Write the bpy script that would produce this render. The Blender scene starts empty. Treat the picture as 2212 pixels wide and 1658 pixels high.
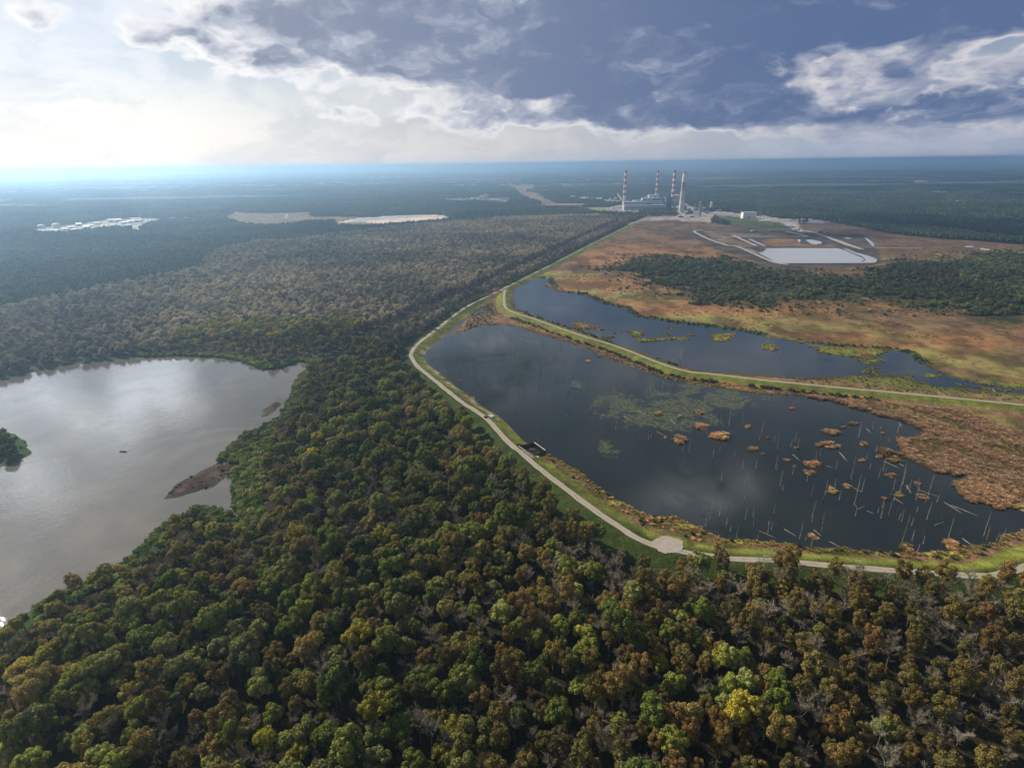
import bpy, math, random
import numpy as np
from mathutils import Matrix, Vector
C = bpy.context.scene.collection
SC = bpy.context.scene
PI = math.pi
R = math.radians
random.seed(7)
RNG = np.random.default_rng(11)

# ------------------------------------------------------------------ camera
CAMH = 200.0
PITCH = R(21.19)
ROLL = R(-0.777)
FV = 1228.0                      # focal length in pixels of a 2212 wide picture
cam_d = bpy.data.cameras.new('camera')
cam = bpy.data.objects.new('camera', cam_d)
C.objects.link(cam)
cam_d.sensor_fit = 'HORIZONTAL'
cam_d.sensor_width = 36.0
cam_d.lens = 36.0 * FV / 2212.0
cam_d.clip_start = 1.0
cam_d.clip_end = 200000.0
CAMR = Matrix.Rotation(PI / 2 - PITCH, 4, 'X') @ Matrix.Rotation(ROLL, 4, 'Z')
cam.matrix_world = Matrix.Translation((0, 0, CAMH)) @ CAMR
SC.camera = cam
SC.render.engine = 'CYCLES'
SC.cycles.use_denoising = True
SC.cycles.max_bounces = 5
SC.cycles.diffuse_bounces = 2
SC.cycles.glossy_bounces = 2
SC.cycles.transmission_bounces = 2
SC.cycles.volume_bounces = 1
SC.cycles.sample_clamp_indirect = 4.0
SC.view_settings.view_transform = 'Standard'
SC.view_settings.look = 'None'
SC.view_settings.exposure = 0.42
SC.view_settings.gamma = 1.0
_M3 = np.array(CAMR.to_3x3())

def ray(px, py):
    v = np.array([(px - 1106) / FV, -(py - 829) / FV, -1.0])
    return _M3 @ v
def azel(px, py):
    d = ray(px, py)
    return math.atan2(d[0], d[1]), math.atan2(d[2], math.hypot(d[0], d[1]))
def P(pts, z=0.0):               # ground points seen at picture positions
    out = []
    for px, py in pts:
        d = ray(px, py)
        t = (z - CAMH) / d[2]
        out.append((d[0] * t, d[1] * t))
    return np.array(out)
def G(px, py, z=0.0):
    a = P([(px, py)], z)[0]
    return float(a[0]), float(a[1])
def top_z(x, y, px, py):
    d = ray(px, py)
    return CAMH + math.hypot(x, y) * d[2] / math.hypot(d[0], d[1])
def crop(ox, oy, s, pts):        # positions read from an enlarged crop
    return [((x / s + ox) * 0.8848, (y / s + oy) * 0.8848) for x, y in pts]

# ------------------------------------------------------------------ sun and sky
SUN_EL = R(31.0)
SUN_AZ = R(-52.0)                # left of the view direction (+Y)
sd = bpy.data.lights.new('sun', 'SUN')
sun = bpy.data.objects.new('sun', sd)
C.objects.link(sun)
sd.energy = 5.0
sd.angle = R(0.6)
sd.color = (1.0, 0.89, 0.71)
sdir = Vector((math.sin(SUN_AZ) * math.cos(SUN_EL), math.cos(SUN_AZ) * math.cos(SUN_EL), math.sin(SUN_EL)))
sun.rotation_euler = (-sdir).to_track_quat('-Z', 'Y').to_euler()
sun.location = (0, 0, 300)

class NT:
    """small helper to write node maths"""
    def __init__(self, tree):
        self.t = tree
    def n(self, kind, **kw):
        nd = self.t.nodes.new(kind)
        for k, v in kw.items():
            setattr(nd, k, v)
        return nd
    def put(self, sock, v):
        if isinstance(v, bpy.types.NodeSocket):
            self.t.links.new(v, sock)
        elif v is not None:
            if hasattr(sock.default_value, '__len__') and not hasattr(v, '__len__'):
                v = [v] * len(sock.default_value)
            if hasattr(sock.default_value, '__len__') and len(sock.default_value) == 4 and len(v) == 3:
                v = (*v, 1)
            sock.default_value = v
    def m(self, op, a, b=None, c=None, clamp=False):
        nd = self.n('ShaderNodeMath', operation=op, use_clamp=clamp)
        self.put(nd.inputs[0], a)
        if b is not None: self.put(nd.inputs[1], b)
        if c is not None: self.put(nd.inputs[2], c)
        return nd.outputs[0]
    def mix(self, f, a, b, mode='MIX'):
        nd = self.n('ShaderNodeMix', data_type='RGBA', blend_type=mode)
        nd.clamp_factor = True
        self.put(nd.inputs['Factor'], f); self.put(nd.inputs[6], a); self.put(nd.inputs[7], b)
        return nd.outputs[2]
    def ss(self, x, a, b, lo=0.0, hi=1.0):
        nd = self.n('ShaderNodeMapRange', interpolation_type='SMOOTHSTEP')
        self.put(nd.inputs[0], x); self.put(nd.inputs[1], a); self.put(nd.inputs[2], b)
        self.put(nd.inputs[3], lo); self.put(nd.inputs[4], hi)
        return nd.outputs[0]
    def vec(self, x, y, z):
        nd = self.n('ShaderNodeCombineXYZ')
        self.put(nd.inputs[0], x); self.put(nd.inputs[1], y); self.put(nd.inputs[2], z)
        return nd.outputs[0]
    def noise(self, v, scale, detail=4, rough=0.55, lac=2.0, dist=0.0):
        nd = self.n('ShaderNodeTexNoise')
        if v is not None: self.put(nd.inputs['Vector'], v)
        self.put(nd.inputs['Scale'], scale); self.put(nd.inputs['Detail'], detail)
        self.put(nd.inputs['Roughness'], rough); self.put(nd.inputs['Lacunarity'], lac)
        self.put(nd.inputs['Distortion'], dist)
        return nd.outputs['Fac']
    def ramp(self, f, stops):
        nd = self.n('ShaderNodeValToRGB')
        cr = nd.color_ramp
        while len(cr.elements) < len(stops): cr.elements.new(0.5)
        for e, (p, c) in zip(cr.elements, stops):
            e.position = p; e.color = (*c, 1)
        self.put(nd.inputs[0], f)
        return nd.outputs[0]

world = bpy.data.worlds.new('World')
SC.world = world
world.use_nodes = True
world.node_tree.nodes.clear()
W = NT(world.node_tree)
tc = W.n('ShaderNodeTexCoord')
sep = W.n('ShaderNodeSeparateXYZ')
W.put(sep.inputs[0], tc.outputs['Generated'])
dx, dy, dz = sep.outputs
az0 = W.m('ARCTAN2', dx, dy)
el0 = W.m('ARCSINE', dz)
sd_dot = W.n('ShaderNodeVectorMath', operation='DOT_PRODUCT')
W.put(sd_dot.inputs[0], tc.outputs['Generated']); sd_dot.inputs[1].default_value = sdir
# cloud texture coordinates: streets flatten towards the horizon
nv = W.vec(az0, W.m('MULTIPLY', el0, 2.3), 0.0)
w1 = W.noise(nv, 7.0, 4, 0.58)
w2 = W.noise(W.vec(az0, W.m('MULTIPLY', el0, 2.3), 5.0), 7.0, 4, 0.58)
az = W.m('ADD', az0, W.m('MULTIPLY', W.m('SUBTRACT', w1, 0.5), 0.20))
el = W.m('ADD', el0, W.m('MULTIPLY', W.m('SUBTRACT', w2, 0.5), 0.085))
def blob(px, py, sx, sy, amp, mirror=False):
    a, e = azel(px, py)
    if mirror: e = -e
    u = W.m('DIVIDE', W.m('SUBTRACT', az, a), sx / FV)
    v = W.m('DIVIDE', W.m('SUBTRACT', el, e), sy / FV)
    q = W.m('ADD', W.m('MULTIPLY', u, u), W.m('MULTIPLY', v, v))
    return W.m('MULTIPLY', W.m('EXPONENT', W.m('MULTIPLY', q, -1.0)), amp)
BL = [(960, 0, 600, 78, 1.25), (860, 90, 270, 50, 0.9), (1150, 140, 370, 50, 1.05), (1570, 140, 90, 62, 0.9), (1250, 200, 330, 16, 0.25),
      (1440, 140, 210, 85, 1.0), (1900, -10, 420, 75, 1.15), (1350, 40, 300, 80, 0.3),
      (500, 160, 42, 24, 0.42), (590, 150, 60, 20, 0.4), (330, 66, 90, 26, 0.40), (20, 30, 130, 45, 0.36),
      (745, 240, 40, 20, 0.35), (980, 250, 360, 26, 0.50), (1450, 256, 380, 26, 0.52),
      (1930, 140, 260, 60, 0.35), (2120, 120, 150, 80, 0.30), (1950, 245, 330, 40, 0.62), (2250, 300, 320, 40, 0.6),
      (1760, 140, 110, 50, -0.30), (1850, 95, 80, 30, -0.42), (2130, 110, 40, 30, -0.6), (290, 150, 60, 14, 0.2),
      (250, 300, 160, 12, 0.14), (480, 312, 80, 10, 0.14)]
tot = None
for b in BL:
    g = blob(*b)
    tot = g if tot is None else W.m('ADD', tot, g)
# sky above the picture: a broken deck, thinner towards the sun
hi = W.ss(el0, 0.26, 0.5)
n_hi = W.noise(nv, 2.6, 5, 0.6)
hi_amt = W.m('MULTIPLY', hi, W.m('ADD', 0.25, W.m('MULTIPLY', W.m('SUBTRACT', n_hi, 0.42), 4.2)))
for bb in ((1600, -560, 640, 300, 0.55), (0, -420, 480, 330, -0.35)):
    hi_amt = W.m('ADD', hi_amt, blob(*bb))
tot = W.m('ADD', tot, hi_amt)
def puffs(v):                # billowing detail of the cloud field
    big_ = W.noise(v, 5.0, 2, 0.55)
    mid_ = W.noise(v, 13.0, 6, 0.64)
    vo = W.n('ShaderNodeTexVoronoi', feature='SMOOTH_F1'); W.put(vo.inputs['Vector'], v)
    vo.inputs['Scale'].default_value = 17.0; vo.inputs['Detail'].default_value = 1.0; vo.inputs['Roughness'].default_value = 0.55
    vo.inputs['Smoothness'].default_value = 0.35; vo.inputs['Randomness'].default_value = 1.0
    r_ = W.m('ADD', W.m('MULTIPLY', W.m('SUBTRACT', mid_, 0.5), 0.70), W.m('MULTIPLY', W.m('SUBTRACT', big_, 0.5), 0.45))
    return W.m('ADD', r_, W.m('MULTIPLY', W.m('SUBTRACT', 0.38, vo.outputs['Distance']), 0.55))
wv = W.vec(W.m('ADD', az0, W.m('MULTIPLY', W.m('SUBTRACT', w1, 0.5), 0.05)), W.m('ADD', W.m('MULTIPLY', el0, 1.9), W.m('MULTIPLY', W.m('SUBTRACT', w2, 0.5), 0.05)), 0.7)
of = W.n('ShaderNodeVectorMath', operation='ADD'); W.put(of.inputs[0], wv); of.inputs[1].default_value = (-0.014, 0.022, 0.0)
pf = puffs(wv); pf2 = puffs(of.outputs[0])
relief = W.ss(W.m('SUBTRACT', pf, pf2), -0.085, 0.10)      # sunward flanks of the billows
raw = W.m('ADD', tot, pf)
cover = W.ss(raw, 0.13, 0.40)
side = W.ss(az0, -0.62, 0.52)               # 0 at the sun's side, 1 on the right
lite = W.mix(side, (0.92, 0.91, 0.90), (0.62, 0.60, 0.62))
midc = W.mix(side, (0.52, 0.55, 0.63), (0.27, 0.31, 0.42))
dark = W.mix(side, (0.27, 0.31, 0.40), (0.095, 0.145, 0.275))
n_d = W.noise(W.vec(az, W.m('MULTIPLY', el, 2.1), 9.0), 4.6, 6, 0.58, dist=0.15)
n_e = W.noise(W.vec(az, W.m('MULTIPLY', el, 1.7), 3.0), 15.0, 6, 0.62)
brt = None
for b in ((1740, 140, 150, 60, 1.0), (1960, 210, 230, 34, 0.85), (1000, 232, 430, 20, 0.9), (1190, 120, 190, 45, 0.55), (560, 160, 90, 36, 1.0), (300, 60, 120, 40, 0.8), (2150, 130, 120, 60, 0.5), (760, 240, 60, 22, 1.0), (1500, 265, 300, 16, 0.6)):
    g = blob(*b)
    brt = g if brt is None else W.m('MAXIMUM', brt, g)
inner = W.m('ADD', W.m('MULTIPLY', n_d, 0.60), W.m('MULTIPLY', n_e, 0.40))
inner = W.m('SUBTRACT', inner, W.ss(tot, 0.55, 1.5, 0.0, 0.040))
body = W.mix(W.m('MULTIPLY', W.ss(inner, 0.41, 0.62), W.m('ADD', 0.38, W.m('MULTIPLY', relief, 0.9))), dark, midc)
body = W.mix(W.m('MULTIPLY', W.ss(W.m('ADD', inner, W.m('MULTIPLY', brt, 0.13)), 0.56, 0.66), W.m('MULTIPLY', W.m('ADD', 0.22, W.m('MULTIPLY', brt, 0.78)), W.m('ADD', 0.25, W.m('MULTIPLY', relief, 0.85)))), body, lite)
t_in = W.m('ADD', raw, W.m('MULTIPLY', W.m('SUBTRACT', n_e, 0.5), 0.7))
ccol = W.mix(W.m('MULTIPLY', W.ss(t_in, 0.22, 0.58), W.m('SUBTRACT', 1.1, W.m('MULTIPLY', relief, 0.55))), lite, midc)
ccol = W.mix(W.ss(t_in, 0.46, 0.80), ccol, body)
hcl = W.mix(W.ss(n_d, 0.44, 0.58), (0.10, 0.115, 0.16), (0.24, 0.25, 0.28))
hcl_l = W.mix(W.ss(n_d, 0.46, 0.60), (0.45, 0.47, 0.54), (1.45, 1.42, 1.36))
hcl = W.mix(W.ss(sd_dot.outputs['Value'], 0.72, 0.93), hcl, hcl_l)
ccol = W.mix(W.m('MULTIPLY', hi, 0.9), ccol, hcl)
sky = W.n('ShaderNodeTexSky')
sky.sky_type = 'NISHITA'
sky.sun_disc = False
sky.sun_elevation = SUN_EL
sky.sun_rotation = SUN_AZ
sky.altitude = 0
sky.air_density = 1.0
sky.dust_density = 1.6
sky.ozone_density = 1.0
# thin bright veil of high cloud: strong near the sun and near the horizon
near_sun = W.ss(sd_dot.outputs['Value'], 0.55, 1.0)
veil_c = W.mix(W.ss(az0, -0.60, 0.05), W.mix(W.ss(el0, 0.02, 0.16), (0.86, 0.86, 0.86), (0.62, 0.69, 0.79)), (0.56, 0.57, 0.61))
veil_c = W.mix(W.ss(az0, 0.0, 0.62), veil_c, (0.34, 0.39, 0.52))
veil_a = W.m('MAXIMUM', W.ss(el0, 0.30, 0.0), W.m('MULTIPLY', W.ss(az0, 0.1, -0.75), W.ss(el0, 0.55, 0.28)))
veil_a = W.m('MULTIPLY', veil_a, 0.86)
K = 0.09
nsky = W.mix(1.0, sky.outputs[0], (0.72, 0.76, 0.82), 'MULTIPLY')
def up(c):
    return W.mix(1.0, c, (1 / K, 1 / K, 1 / K), 'MULTIPLY')
base = W.mix(veil_a, nsky, up(veil_c))
base = W.mix(1.0, base, W.mix(W.ss(inner, 0.40, 0.60), (0.90, 0.92, 0.95), (1.10, 1.08, 1.06)), 'MULTIPLY')
low = W.ss(el0, 0.055, 0.012)                # clouds melt into the horizon haze
glow = W.m('POWER', W.m('MAXIMUM', sd_dot.outputs['Value'], 0.0), 50.0)
cv = W.m('MULTIPLY', cover, W.m('SUBTRACT', 1.0, W.m('MULTIPLY', low, 0.85)))
lit = W.mix(cv, base, up(ccol))
# bright gaps in the deck overhead, the ones mirrored by the ponds
gap = None
for b in ((1500, 1075, 120, 46, 1.0), (1610, 1040, 70, 40, 0.8), (1400, 1090, 90, 34, 0.6), (1190, 650, 90, 22, 0.5), (1060, 760, 110, 40, 0.25), (330, 840, 90, 70, 1.0), (230, 930, 80, 70, 1.0), (90, 1030, 90, 70, 0.9), (60, 880, 150, 70, 0.75)):
    g = blob(*b, mirror=True)
    gap = g if gap is None else W.m('MAXIMUM', gap, g)
gap = W.ss(W.m('ADD', gap, W.m('MULTIPLY', W.m('SUBTRACT', n_e, 0.5), 1.1)), 0.30, 0.95)
lit = W.mix(W.m('MULTIPLY', gap, 0.85), lit, up(W.mix(W.ss(az0, -0.1, -0.5), (1.7, 1.7, 1.75), (3.4, 3.6, 3.9))))
gl = W.mix(1.0, W.vec(glow, glow, glow), (0.40 / K, 0.39 / K, 0.37 / K), 'MULTIPLY')
lit = W.mix(1.0, lit, gl, 'ADD')
bg = W.n('ShaderNodeBackground')
W.put(bg.inputs[0], lit)
bg.inputs[1].default_value = K * 0.86
wo = W.n('ShaderNodeOutputWorld')
W.put(wo.inputs[0], bg.outputs[0])
world.cycles.sampling_method = 'MANUAL'
world.cycles.sample_map_resolution = 512

# ------------------------------------------------------------------ helpers
def srgb(r, g, b):
    return tuple(((c / 255 + 0.055) / 1.055) ** 2.4 if c > 10 else c / 255 / 12.92 for c in (r, g, b))
def fan(u):                      # uint hash -> [0,1)
    return u.astype(np.float64) / 4294967296.0
def _h(xi, yi, seed):
    with np.errstate(over='ignore'):
        h = xi.astype(np.uint32) * np.uint32(374761393) + yi.astype(np.uint32) * np.uint32(668265263) + np.uint32(seed * 2246822519 % 4294967296)
        h = (h ^ (h >> np.uint32(13))) * np.uint32(1274126177)
        h = h ^ (h >> np.uint32(16))
    return fan(h)
def vn(x, y, scale, seed=0):
    x = np.asarray(x) / scale; y = np.asarray(y) / scale
    xf = np.floor(x); yf = np.floor(y)
    xi = xf.astype(np.int64) & 0xffffffff; yi = yf.astype(np.int64) & 0xffffffff
    x1 = (xi + 1) & 0xffffffff; y1 = (yi + 1) & 0xffffffff
    u = x - xf; v = y - yf
    u = u * u * (3 - 2 * u); v = v * v * (3 - 2 * v)
    a = _h(xi, yi, seed) * (1 - u) + _h(x1, yi, seed) * u
    b = _h(xi, y1, seed) * (1 - u) + _h(x1, y1, seed) * u
    return a * (1 - v) + b * v
def fbm(x, y, scale, seed=0, oct=4, gain=0.5):
    s = 0; a = 1; t = 0
    for k in range(oct):
        s = s + a * vn(x, y, scale / 2 ** k, seed + k * 17); t += a; a *= gain
    return s / t                 # about 0.5
def sstep(x, a, b):
    t = np.clip((x - a) / (b - a), 0, 1)
    return t * t * (3 - 2 * t)
def sdf(poly, X, Y, pad=60.0):   # signed distance, negative inside; beyond pad it is just large
    poly = np.asarray(poly)
    out = np.full(X.shape, 1e4)
    mn = poly.min(0) - pad; mx = poly.max(0) + pad
    sel = (X > mn[0]) & (X < mx[0]) & (Y > mn[1]) & (Y < mx[1])
    if not sel.any(): return out
    x = X[sel]; y = Y[sel]
    d = np.full(x.shape, 1e18); ins = np.zeros(x.shape, bool)
    n = len(poly)
    for i in range(n):
        ax, ay = poly[i]; bx, by = poly[(i + 1) % n]
        ex, ey = bx - ax, by - ay
        L = ex * ex + ey * ey + 1e-9
        t = np.clip(((x - ax) * ex + (y - ay) * ey) / L, 0, 1)
        dd = (x - ax - t * ex) ** 2 + (y - ay - t * ey) ** 2
        d = np.minimum(d, dd)
        c = ((ay > y) != (by > y))
        if ey != 0:
            ins ^= c & (x < (y - ay) * ex / ey + ax)
    d = np.sqrt(d)
    out[sel] = np.where(ins, -d, d)
    return out
def pdist(line, X, Y, pad=80.0):
    line = np.asarray(line)
    out = np.full(X.shape, 1e4)
    mn = line.min(0) - pad; mx = line.max(0) + pad
    sel = (X > mn[0]) & (X < mx[0]) & (Y > mn[1]) & (Y < mx[1])
    if not sel.any(): return out
    x = X[sel]; y = Y[sel]
    d = np.full(x.shape, 1e18)
    for i in range(len(line) - 1):
        ax, ay = line[i]; ex, ey = line[i + 1] - line[i]
        t = np.clip(((x - ax) * ex + (y - ay) * ey) / (ex * ex + ey * ey + 1e-9), 0, 1)
        d = np.minimum(d, (x - ax - t * ex) ** 2 + (y - ay - t * ey) ** 2)
    out[sel] = np.sqrt(d)
    return out
def smooth_line(pts, n=10):      # Catmull-Rom through the points
    p = np.asarray(pts, float)
    q = np.vstack([2 * p[0] - p[1], p, 2 * p[-1] - p[-2]])
    out = []
    for i in range(1, len(q) - 2):
        for k in range(n):
            t = k / n
            a = 2 * q[i]; b = q[i + 1] - q[i - 1]
            c = 2 * q[i - 1] - 5 * q[i] + 4 * q[i + 1] - q[i + 2]
            d = -q[i - 1] + 3 * q[i] - 3 * q[i + 1] + q[i + 2]
            out.append(0.5 * (a + b * t + c * t * t + d * t ** 3))
    out.append(p[-1])
    return np.array(out)

def tag(o, label=None, cat=None, group=None, kind=None):
    if label: o['label'] = label
    if cat: o['category'] = cat
    if group: o['group'] = group
    if kind: o['kind'] = kind
    return o
def empty(name, loc=(0, 0, 0), rz=0.0):
    o = bpy.data.objects.new(name, None)
    C.objects.link(o); o.location = loc; o.rotation_euler = (0, 0, rz)
    o.empty_display_size = 1.0
    return o
def np_mesh(name, V, F, mats=(), mi=None, smooth=False):
    """V (n,3); F list of arrays, each (m,3) or (m,4)"""
    me = bpy.data.meshes.new(name)
    V = np.asarray(V, np.float32)
    if not isinstance(F, (list, tuple)): F = [F]
    F = [np.asarray(f, np.int32) for f in F if len(f)]
    me.vertices.add(len(V)); me.vertices.foreach_set('co', V.ravel())
    loops = np.concatenate([f.ravel() for f in F])
    sizes = np.concatenate([np.full(len(f), f.shape[1], np.int32) for f in F])
    me.loops.add(len(loops)); me.loops.foreach_set('vertex_index', loops)
    me.polygons.add(len(sizes))
    st = np.concatenate([[0], np.cumsum(sizes)[:-1]]).astype(np.int32)
    me.polygons.foreach_set('loop_start', st)
    if mi is not None: me.polygons.foreach_set('material_index', np.asarray(mi, np.int32))
    me.polygons.foreach_set('use_smooth', np.full(len(sizes), smooth))
    me.update(calc_edges=True)
    for m in mats: me.materials.append(m)
    return me
def link(name, me, parent=None, loc=(0, 0, 0), rz=0.0, sc=None):
    o = bpy.data.objects.new(name, me)
    C.objects.link(o); o.location = loc; o.rotation_euler = (0, 0, rz)
    if sc is not None: o.scale = sc if hasattr(sc, '__len__') else (sc, sc, sc)
    if parent: o.parent = parent
    return o
class MB:
    """collects boxes, tubes, prisms into one mesh"""
    def __init__(self):
        self.v = []; self.f = []; self.mi = []; self.m = 0; self.xf = Matrix.Identity(4)
    def add(self, vs, fs):
        b = len(self.v)
        for p in vs: self.v.append(tuple(self.xf @ Vector(p)))
        for f in fs: self.f.append([b + i for i in f]); self.mi.append(self.m)
        return self
    def box(self, x0, x1, y0, y1, z0, z1):
        return self.add([(x0, y0, z0), (x1, y0, z0), (x1, y1, z0), (x0, y1, z0), (x0, y0, z1), (x1, y0, z1), (x1, y1, z1), (x0, y1, z1)],
                        [(0, 3, 2, 1), (4, 5, 6, 7), (0, 1, 5, 4), (1, 2, 6, 5), (2, 3, 7, 6), (3, 0, 4, 7)])
    def gable(self, x0, x1, y0, y1, z0, z1):      # roof prism with ridge along x
        ym = (y0 + y1) / 2
        return self.add([(x0, y0, z0), (x1, y0, z0), (x1, y1, z0), (x0, y1, z0), (x0, ym, z1), (x1, ym, z1)],
                        [(0, 3, 2, 1), (0, 1, 5, 4), (2, 3, 4, 5), (1, 2, 5), (3, 0, 4)])
    def tube(self, pts, rad, n=6, cap=True):
        pts = [Vector(p) for p in pts]
        if not hasattr(rad, '__len__'): rad = [rad] * len(pts)
        vs = []; fs = []
        for i, p in enumerate(pts):
            d = (pts[min(i + 1, len(pts) - 1)] - pts[max(i - 1, 0)]).normalized()
            a = d.orthogonal().normalized() if abs(d.z) < 0.95 else Vector((1, 0, 0))
            a = (a - d * a.dot(d)).normalized(); b = d.cross(a)
            for k in range(n):
                t = 2 * PI * k / n
                vs.append(p + (a * math.cos(t) + b * math.sin(t)) * rad[i])
        for i in range(len(pts) - 1):
            for k in range(n):
                k2 = (k + 1) % n
                fs.append((i * n + k, i * n + k2, (i + 1) * n + k2, (i + 1) * n + k))
        if cap:
            fs.append(tuple(range(n - 1, -1, -1))); fs.append(tuple((len(pts) - 1) * n + k for k in range(n)))
        return self.add(vs, fs)
    def build(self, name, mats, parent=None, loc=(0, 0, 0), rz=0.0, smooth=False):
        me = bpy.data.meshes.new(name)
        me.from_pydata(self.v, [], self.f)
        if not isinstance(mats, (list, tuple)): mats = [mats]
        for m in mats: me.materials.append(m)
        me.polygons.foreach_set('material_index', self.mi)
        me.polygons.foreach_set('use_smooth', [smooth] * len(self.f))
        me.update()
        return link(name, me, parent, loc, rz)

# ------------------------------------------------------------------ materials
def new_mat(name):
    m = bpy.data.materials.new(name); m.use_nodes = True
    m.node_tree.nodes.clear()
    t = NT(m.node_tree)
    out = t.n('ShaderNodeOutputMaterial')
    b = t.n('ShaderNodeBsdfPrincipled')
    t.put(out.inputs[0], b.outputs[0])
    return m, t, b
def simple(name, col, rough=0.8, var=0.15, scale=0.3, metal=0.0, col2=None):
    m, t, b = new_mat(name)
    g = t.n('ShaderNodeNewGeometry')
    n = t.noise(g.outputs['Position'], scale, 5, 0.65)
    c2 = col2 if col2 else tuple(c * (1 - 2 * var) for c in col)
    c1 = tuple(min(1, c * (1 + var)) for c in col)
    t.put(b.inputs['Base Color'], t.mix(t.ss(n, 0.35, 0.65), c1, c2))
    b.inputs['Roughness'].default_value = rough
    b.inputs['Metallic'].default_value = metal
    return m
def foliage(name, stops, rough=0.85, trans=0.25, patch=None, hue=0.12):
    """stops: colours along a per-tree random number; fine noise keeps leaves uneven"""
    m, t, b = new_mat(name)
    oi = t.n('ShaderNodeObjectInfo')
    g = t.n('ShaderNodeNewGeometry')
    rnd = oi.outputs['Random']
    big = t.noise(g.outputs['Position'], 0.012, 3, 0.5)
    f = t.m('ADD', t.m('MULTIPLY', rnd, 0.75), t.m('MULTIPLY', t.ss(big, 0.3, 0.7), 0.25))
    c = t.ramp(f, stops)
    wide = t.noise(g.outputs['Position'], 0.0035, 4, 0.6)
    c = t.mix(1.0, c, t.mix(t.ss(wide, 0.38, 0.62), (0.68, 0.70, 0.72), (1.32, 1.30, 1.22)), 'MULTIPLY')
    n = t.noise(g.outputs['Position'], 0.9, 3, 0.6)
    c = t.mix(1.0, c, t.mix(t.ss(n, 0.3, 0.7), (0.72, 0.74, 0.70), (1.3, 1.25, 1.15)), 'MULTIPLY')
    h = t.m('FRACT', t.m('MULTIPLY', rnd, 37.7))
    c = t.mix(1.0, c, t.mix(h, (0.75, 0.75, 0.75), (1.28, 1.28, 1.28)), 'MULTIPLY')
    t.put(b.inputs['Base Color'], c)
    b.inputs['Roughness'].default_value = rough
    b.inputs['Specular IOR Level'].default_value = 0.25
    if trans > 0:
        tr = t.n('ShaderNodeBsdfTranslucent'); t.put(tr.inputs[0], c)
        mx = t.n('ShaderNodeMixShader'); mx.inputs[0].default_value = trans
        out = [n_ for n_ in m.node_tree.nodes if n_.type == 'OUTPUT_MATERIAL'][0]
        t.put(mx.inputs[1], b.outputs[0]); t.put(mx.inputs[2], tr.outputs[0]); t.put(out.inputs[0], mx.outputs[0])
    return m
M = {}
M['green'] = foliage('green_leaves', [(0.0, (0.084, 0.121, 0.025)), (0.35, (0.148, 0.186, 0.032)), (0.6, (0.242, 0.255, 0.051)),
                                      (0.8, (0.210, 0.225, 0.079)), (1.0, (0.126, 0.153, 0.054))])
M['rust'] = foliage('rusty_leaves', [(0.0, (0.223, 0.119, 0.044)), (0.2, (0.209, 0.138, 0.047)), (0.45, (0.203, 0.160, 0.044)),
                                     (0.75, (0.169, 0.147, 0.047)), (1.0, (0.162, 0.112, 0.063))])
M['yellow'] = foliage('yellow_green_leaves', [(0.0, (0.254, 0.244, 0.029)), (0.5, (0.347, 0.284, 0.040)), (1.0, (0.203, 0.220, 0.029))])
M['olive'] = foliage('olive_leaves', [(0.0, (0.170, 0.146, 0.043)), (0.5, (0.227, 0.200, 0.051)), (1.0, (0.265, 0.182, 0.064))])
M['twig'] = foliage('bare_twigs', [(0.0, (0.161, 0.133, 0.105)), (0.5, (0.243, 0.210, 0.166)), (1.0, (0.287, 0.259, 0.221))], trans=0.0)
M['pine'] = foliage('dark_needles', [(0.0, (0.029, 0.054, 0.026)), (0.5, (0.046, 0.074, 0.032)), (1.0, (0.068, 0.083, 0.041))], trans=0.1)
M['swamp'] = foliage('grey_brown_swamp_crowns', [(0.0, (0.333, 0.271, 0.213)), (0.4, (0.406, 0.350, 0.275)), (0.7, (0.357, 0.344, 0.232)), (1.0, (0.308, 0.223, 0.171))], trans=0.15)
M['scrub'] = foliage('scrub_leaves', [(0.0, (0.029, 0.043, 0.018)), (0.5, (0.048, 0.062, 0.022)), (0.85, (0.090, 0.102, 0.031)), (1.0, (0.120, 0.114, 0.039))], trans=0.1)
M['reed_o'] = foliage('dry_reed_blades', [(0.0, (0.48, 0.29, 0.175)), (0.5, (0.62, 0.40, 0.26)), (1.0, (0.55, 0.38, 0.21))], trans=0.45)
M['reed_g'] = foliage('green_reed_blades', [(0.0, (0.056, 0.120, 0.036)), (0.5, (0.096, 0.165, 0.039)), (1.0, (0.160, 0.195, 0.046))], trans=0.2)
M['reed_m'] = foliage('mixed_marsh_blades', [(0.0, (0.168, 0.176, 0.039)), (0.5, (0.240, 0.187, 0.062)), (1.0, (0.324, 0.187, 0.084))], trans=0.2)
M['bark'] = simple('grey_brown_bark', (0.16, 0.13, 0.10), 0.9, 0.3, 1.5)
M['deadwood'] = simple('bleached_dead_wood', (0.40, 0.34, 0.28), 0.85, 0.25, 0.8)
M['deaddark'] = simple('wet_dead_wood', (0.10, 0.085, 0.075), 0.85, 0.25, 0.8)
M['gravel'] = simple('pale_gravel', (0.36, 0.32, 0.275), 0.95, 0.16, 0.35)
M['white'] = simple('white_painted_metal', (0.72, 0.71, 0.68), 0.6, 0.06, 0.05)
M['cream'] = simple('cream_concrete', (0.60, 0.52, 0.43), 0.85, 0.08, 0.03)
M['concrete'] = simple('grey_concrete', (0.33, 0.32, 0.31), 0.9, 0.12, 0.05)
M['red'] = simple('red_painted_band', (0.52, 0.045, 0.035), 0.6, 0.06, 0.05)
M['blue'] = simple('blue_painted_steel', (0.035, 0.13, 0.27), 0.5, 0.1, 0.05)
M['teal'] = simple('dark_teal_cladding', (0.05, 0.10, 0.14), 0.6, 0.2, 0.08)
M['clad'] = simple('pale_grey_cladding', (0.40, 0.39, 0.43), 0.6, 0.06, 0.06)
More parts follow.
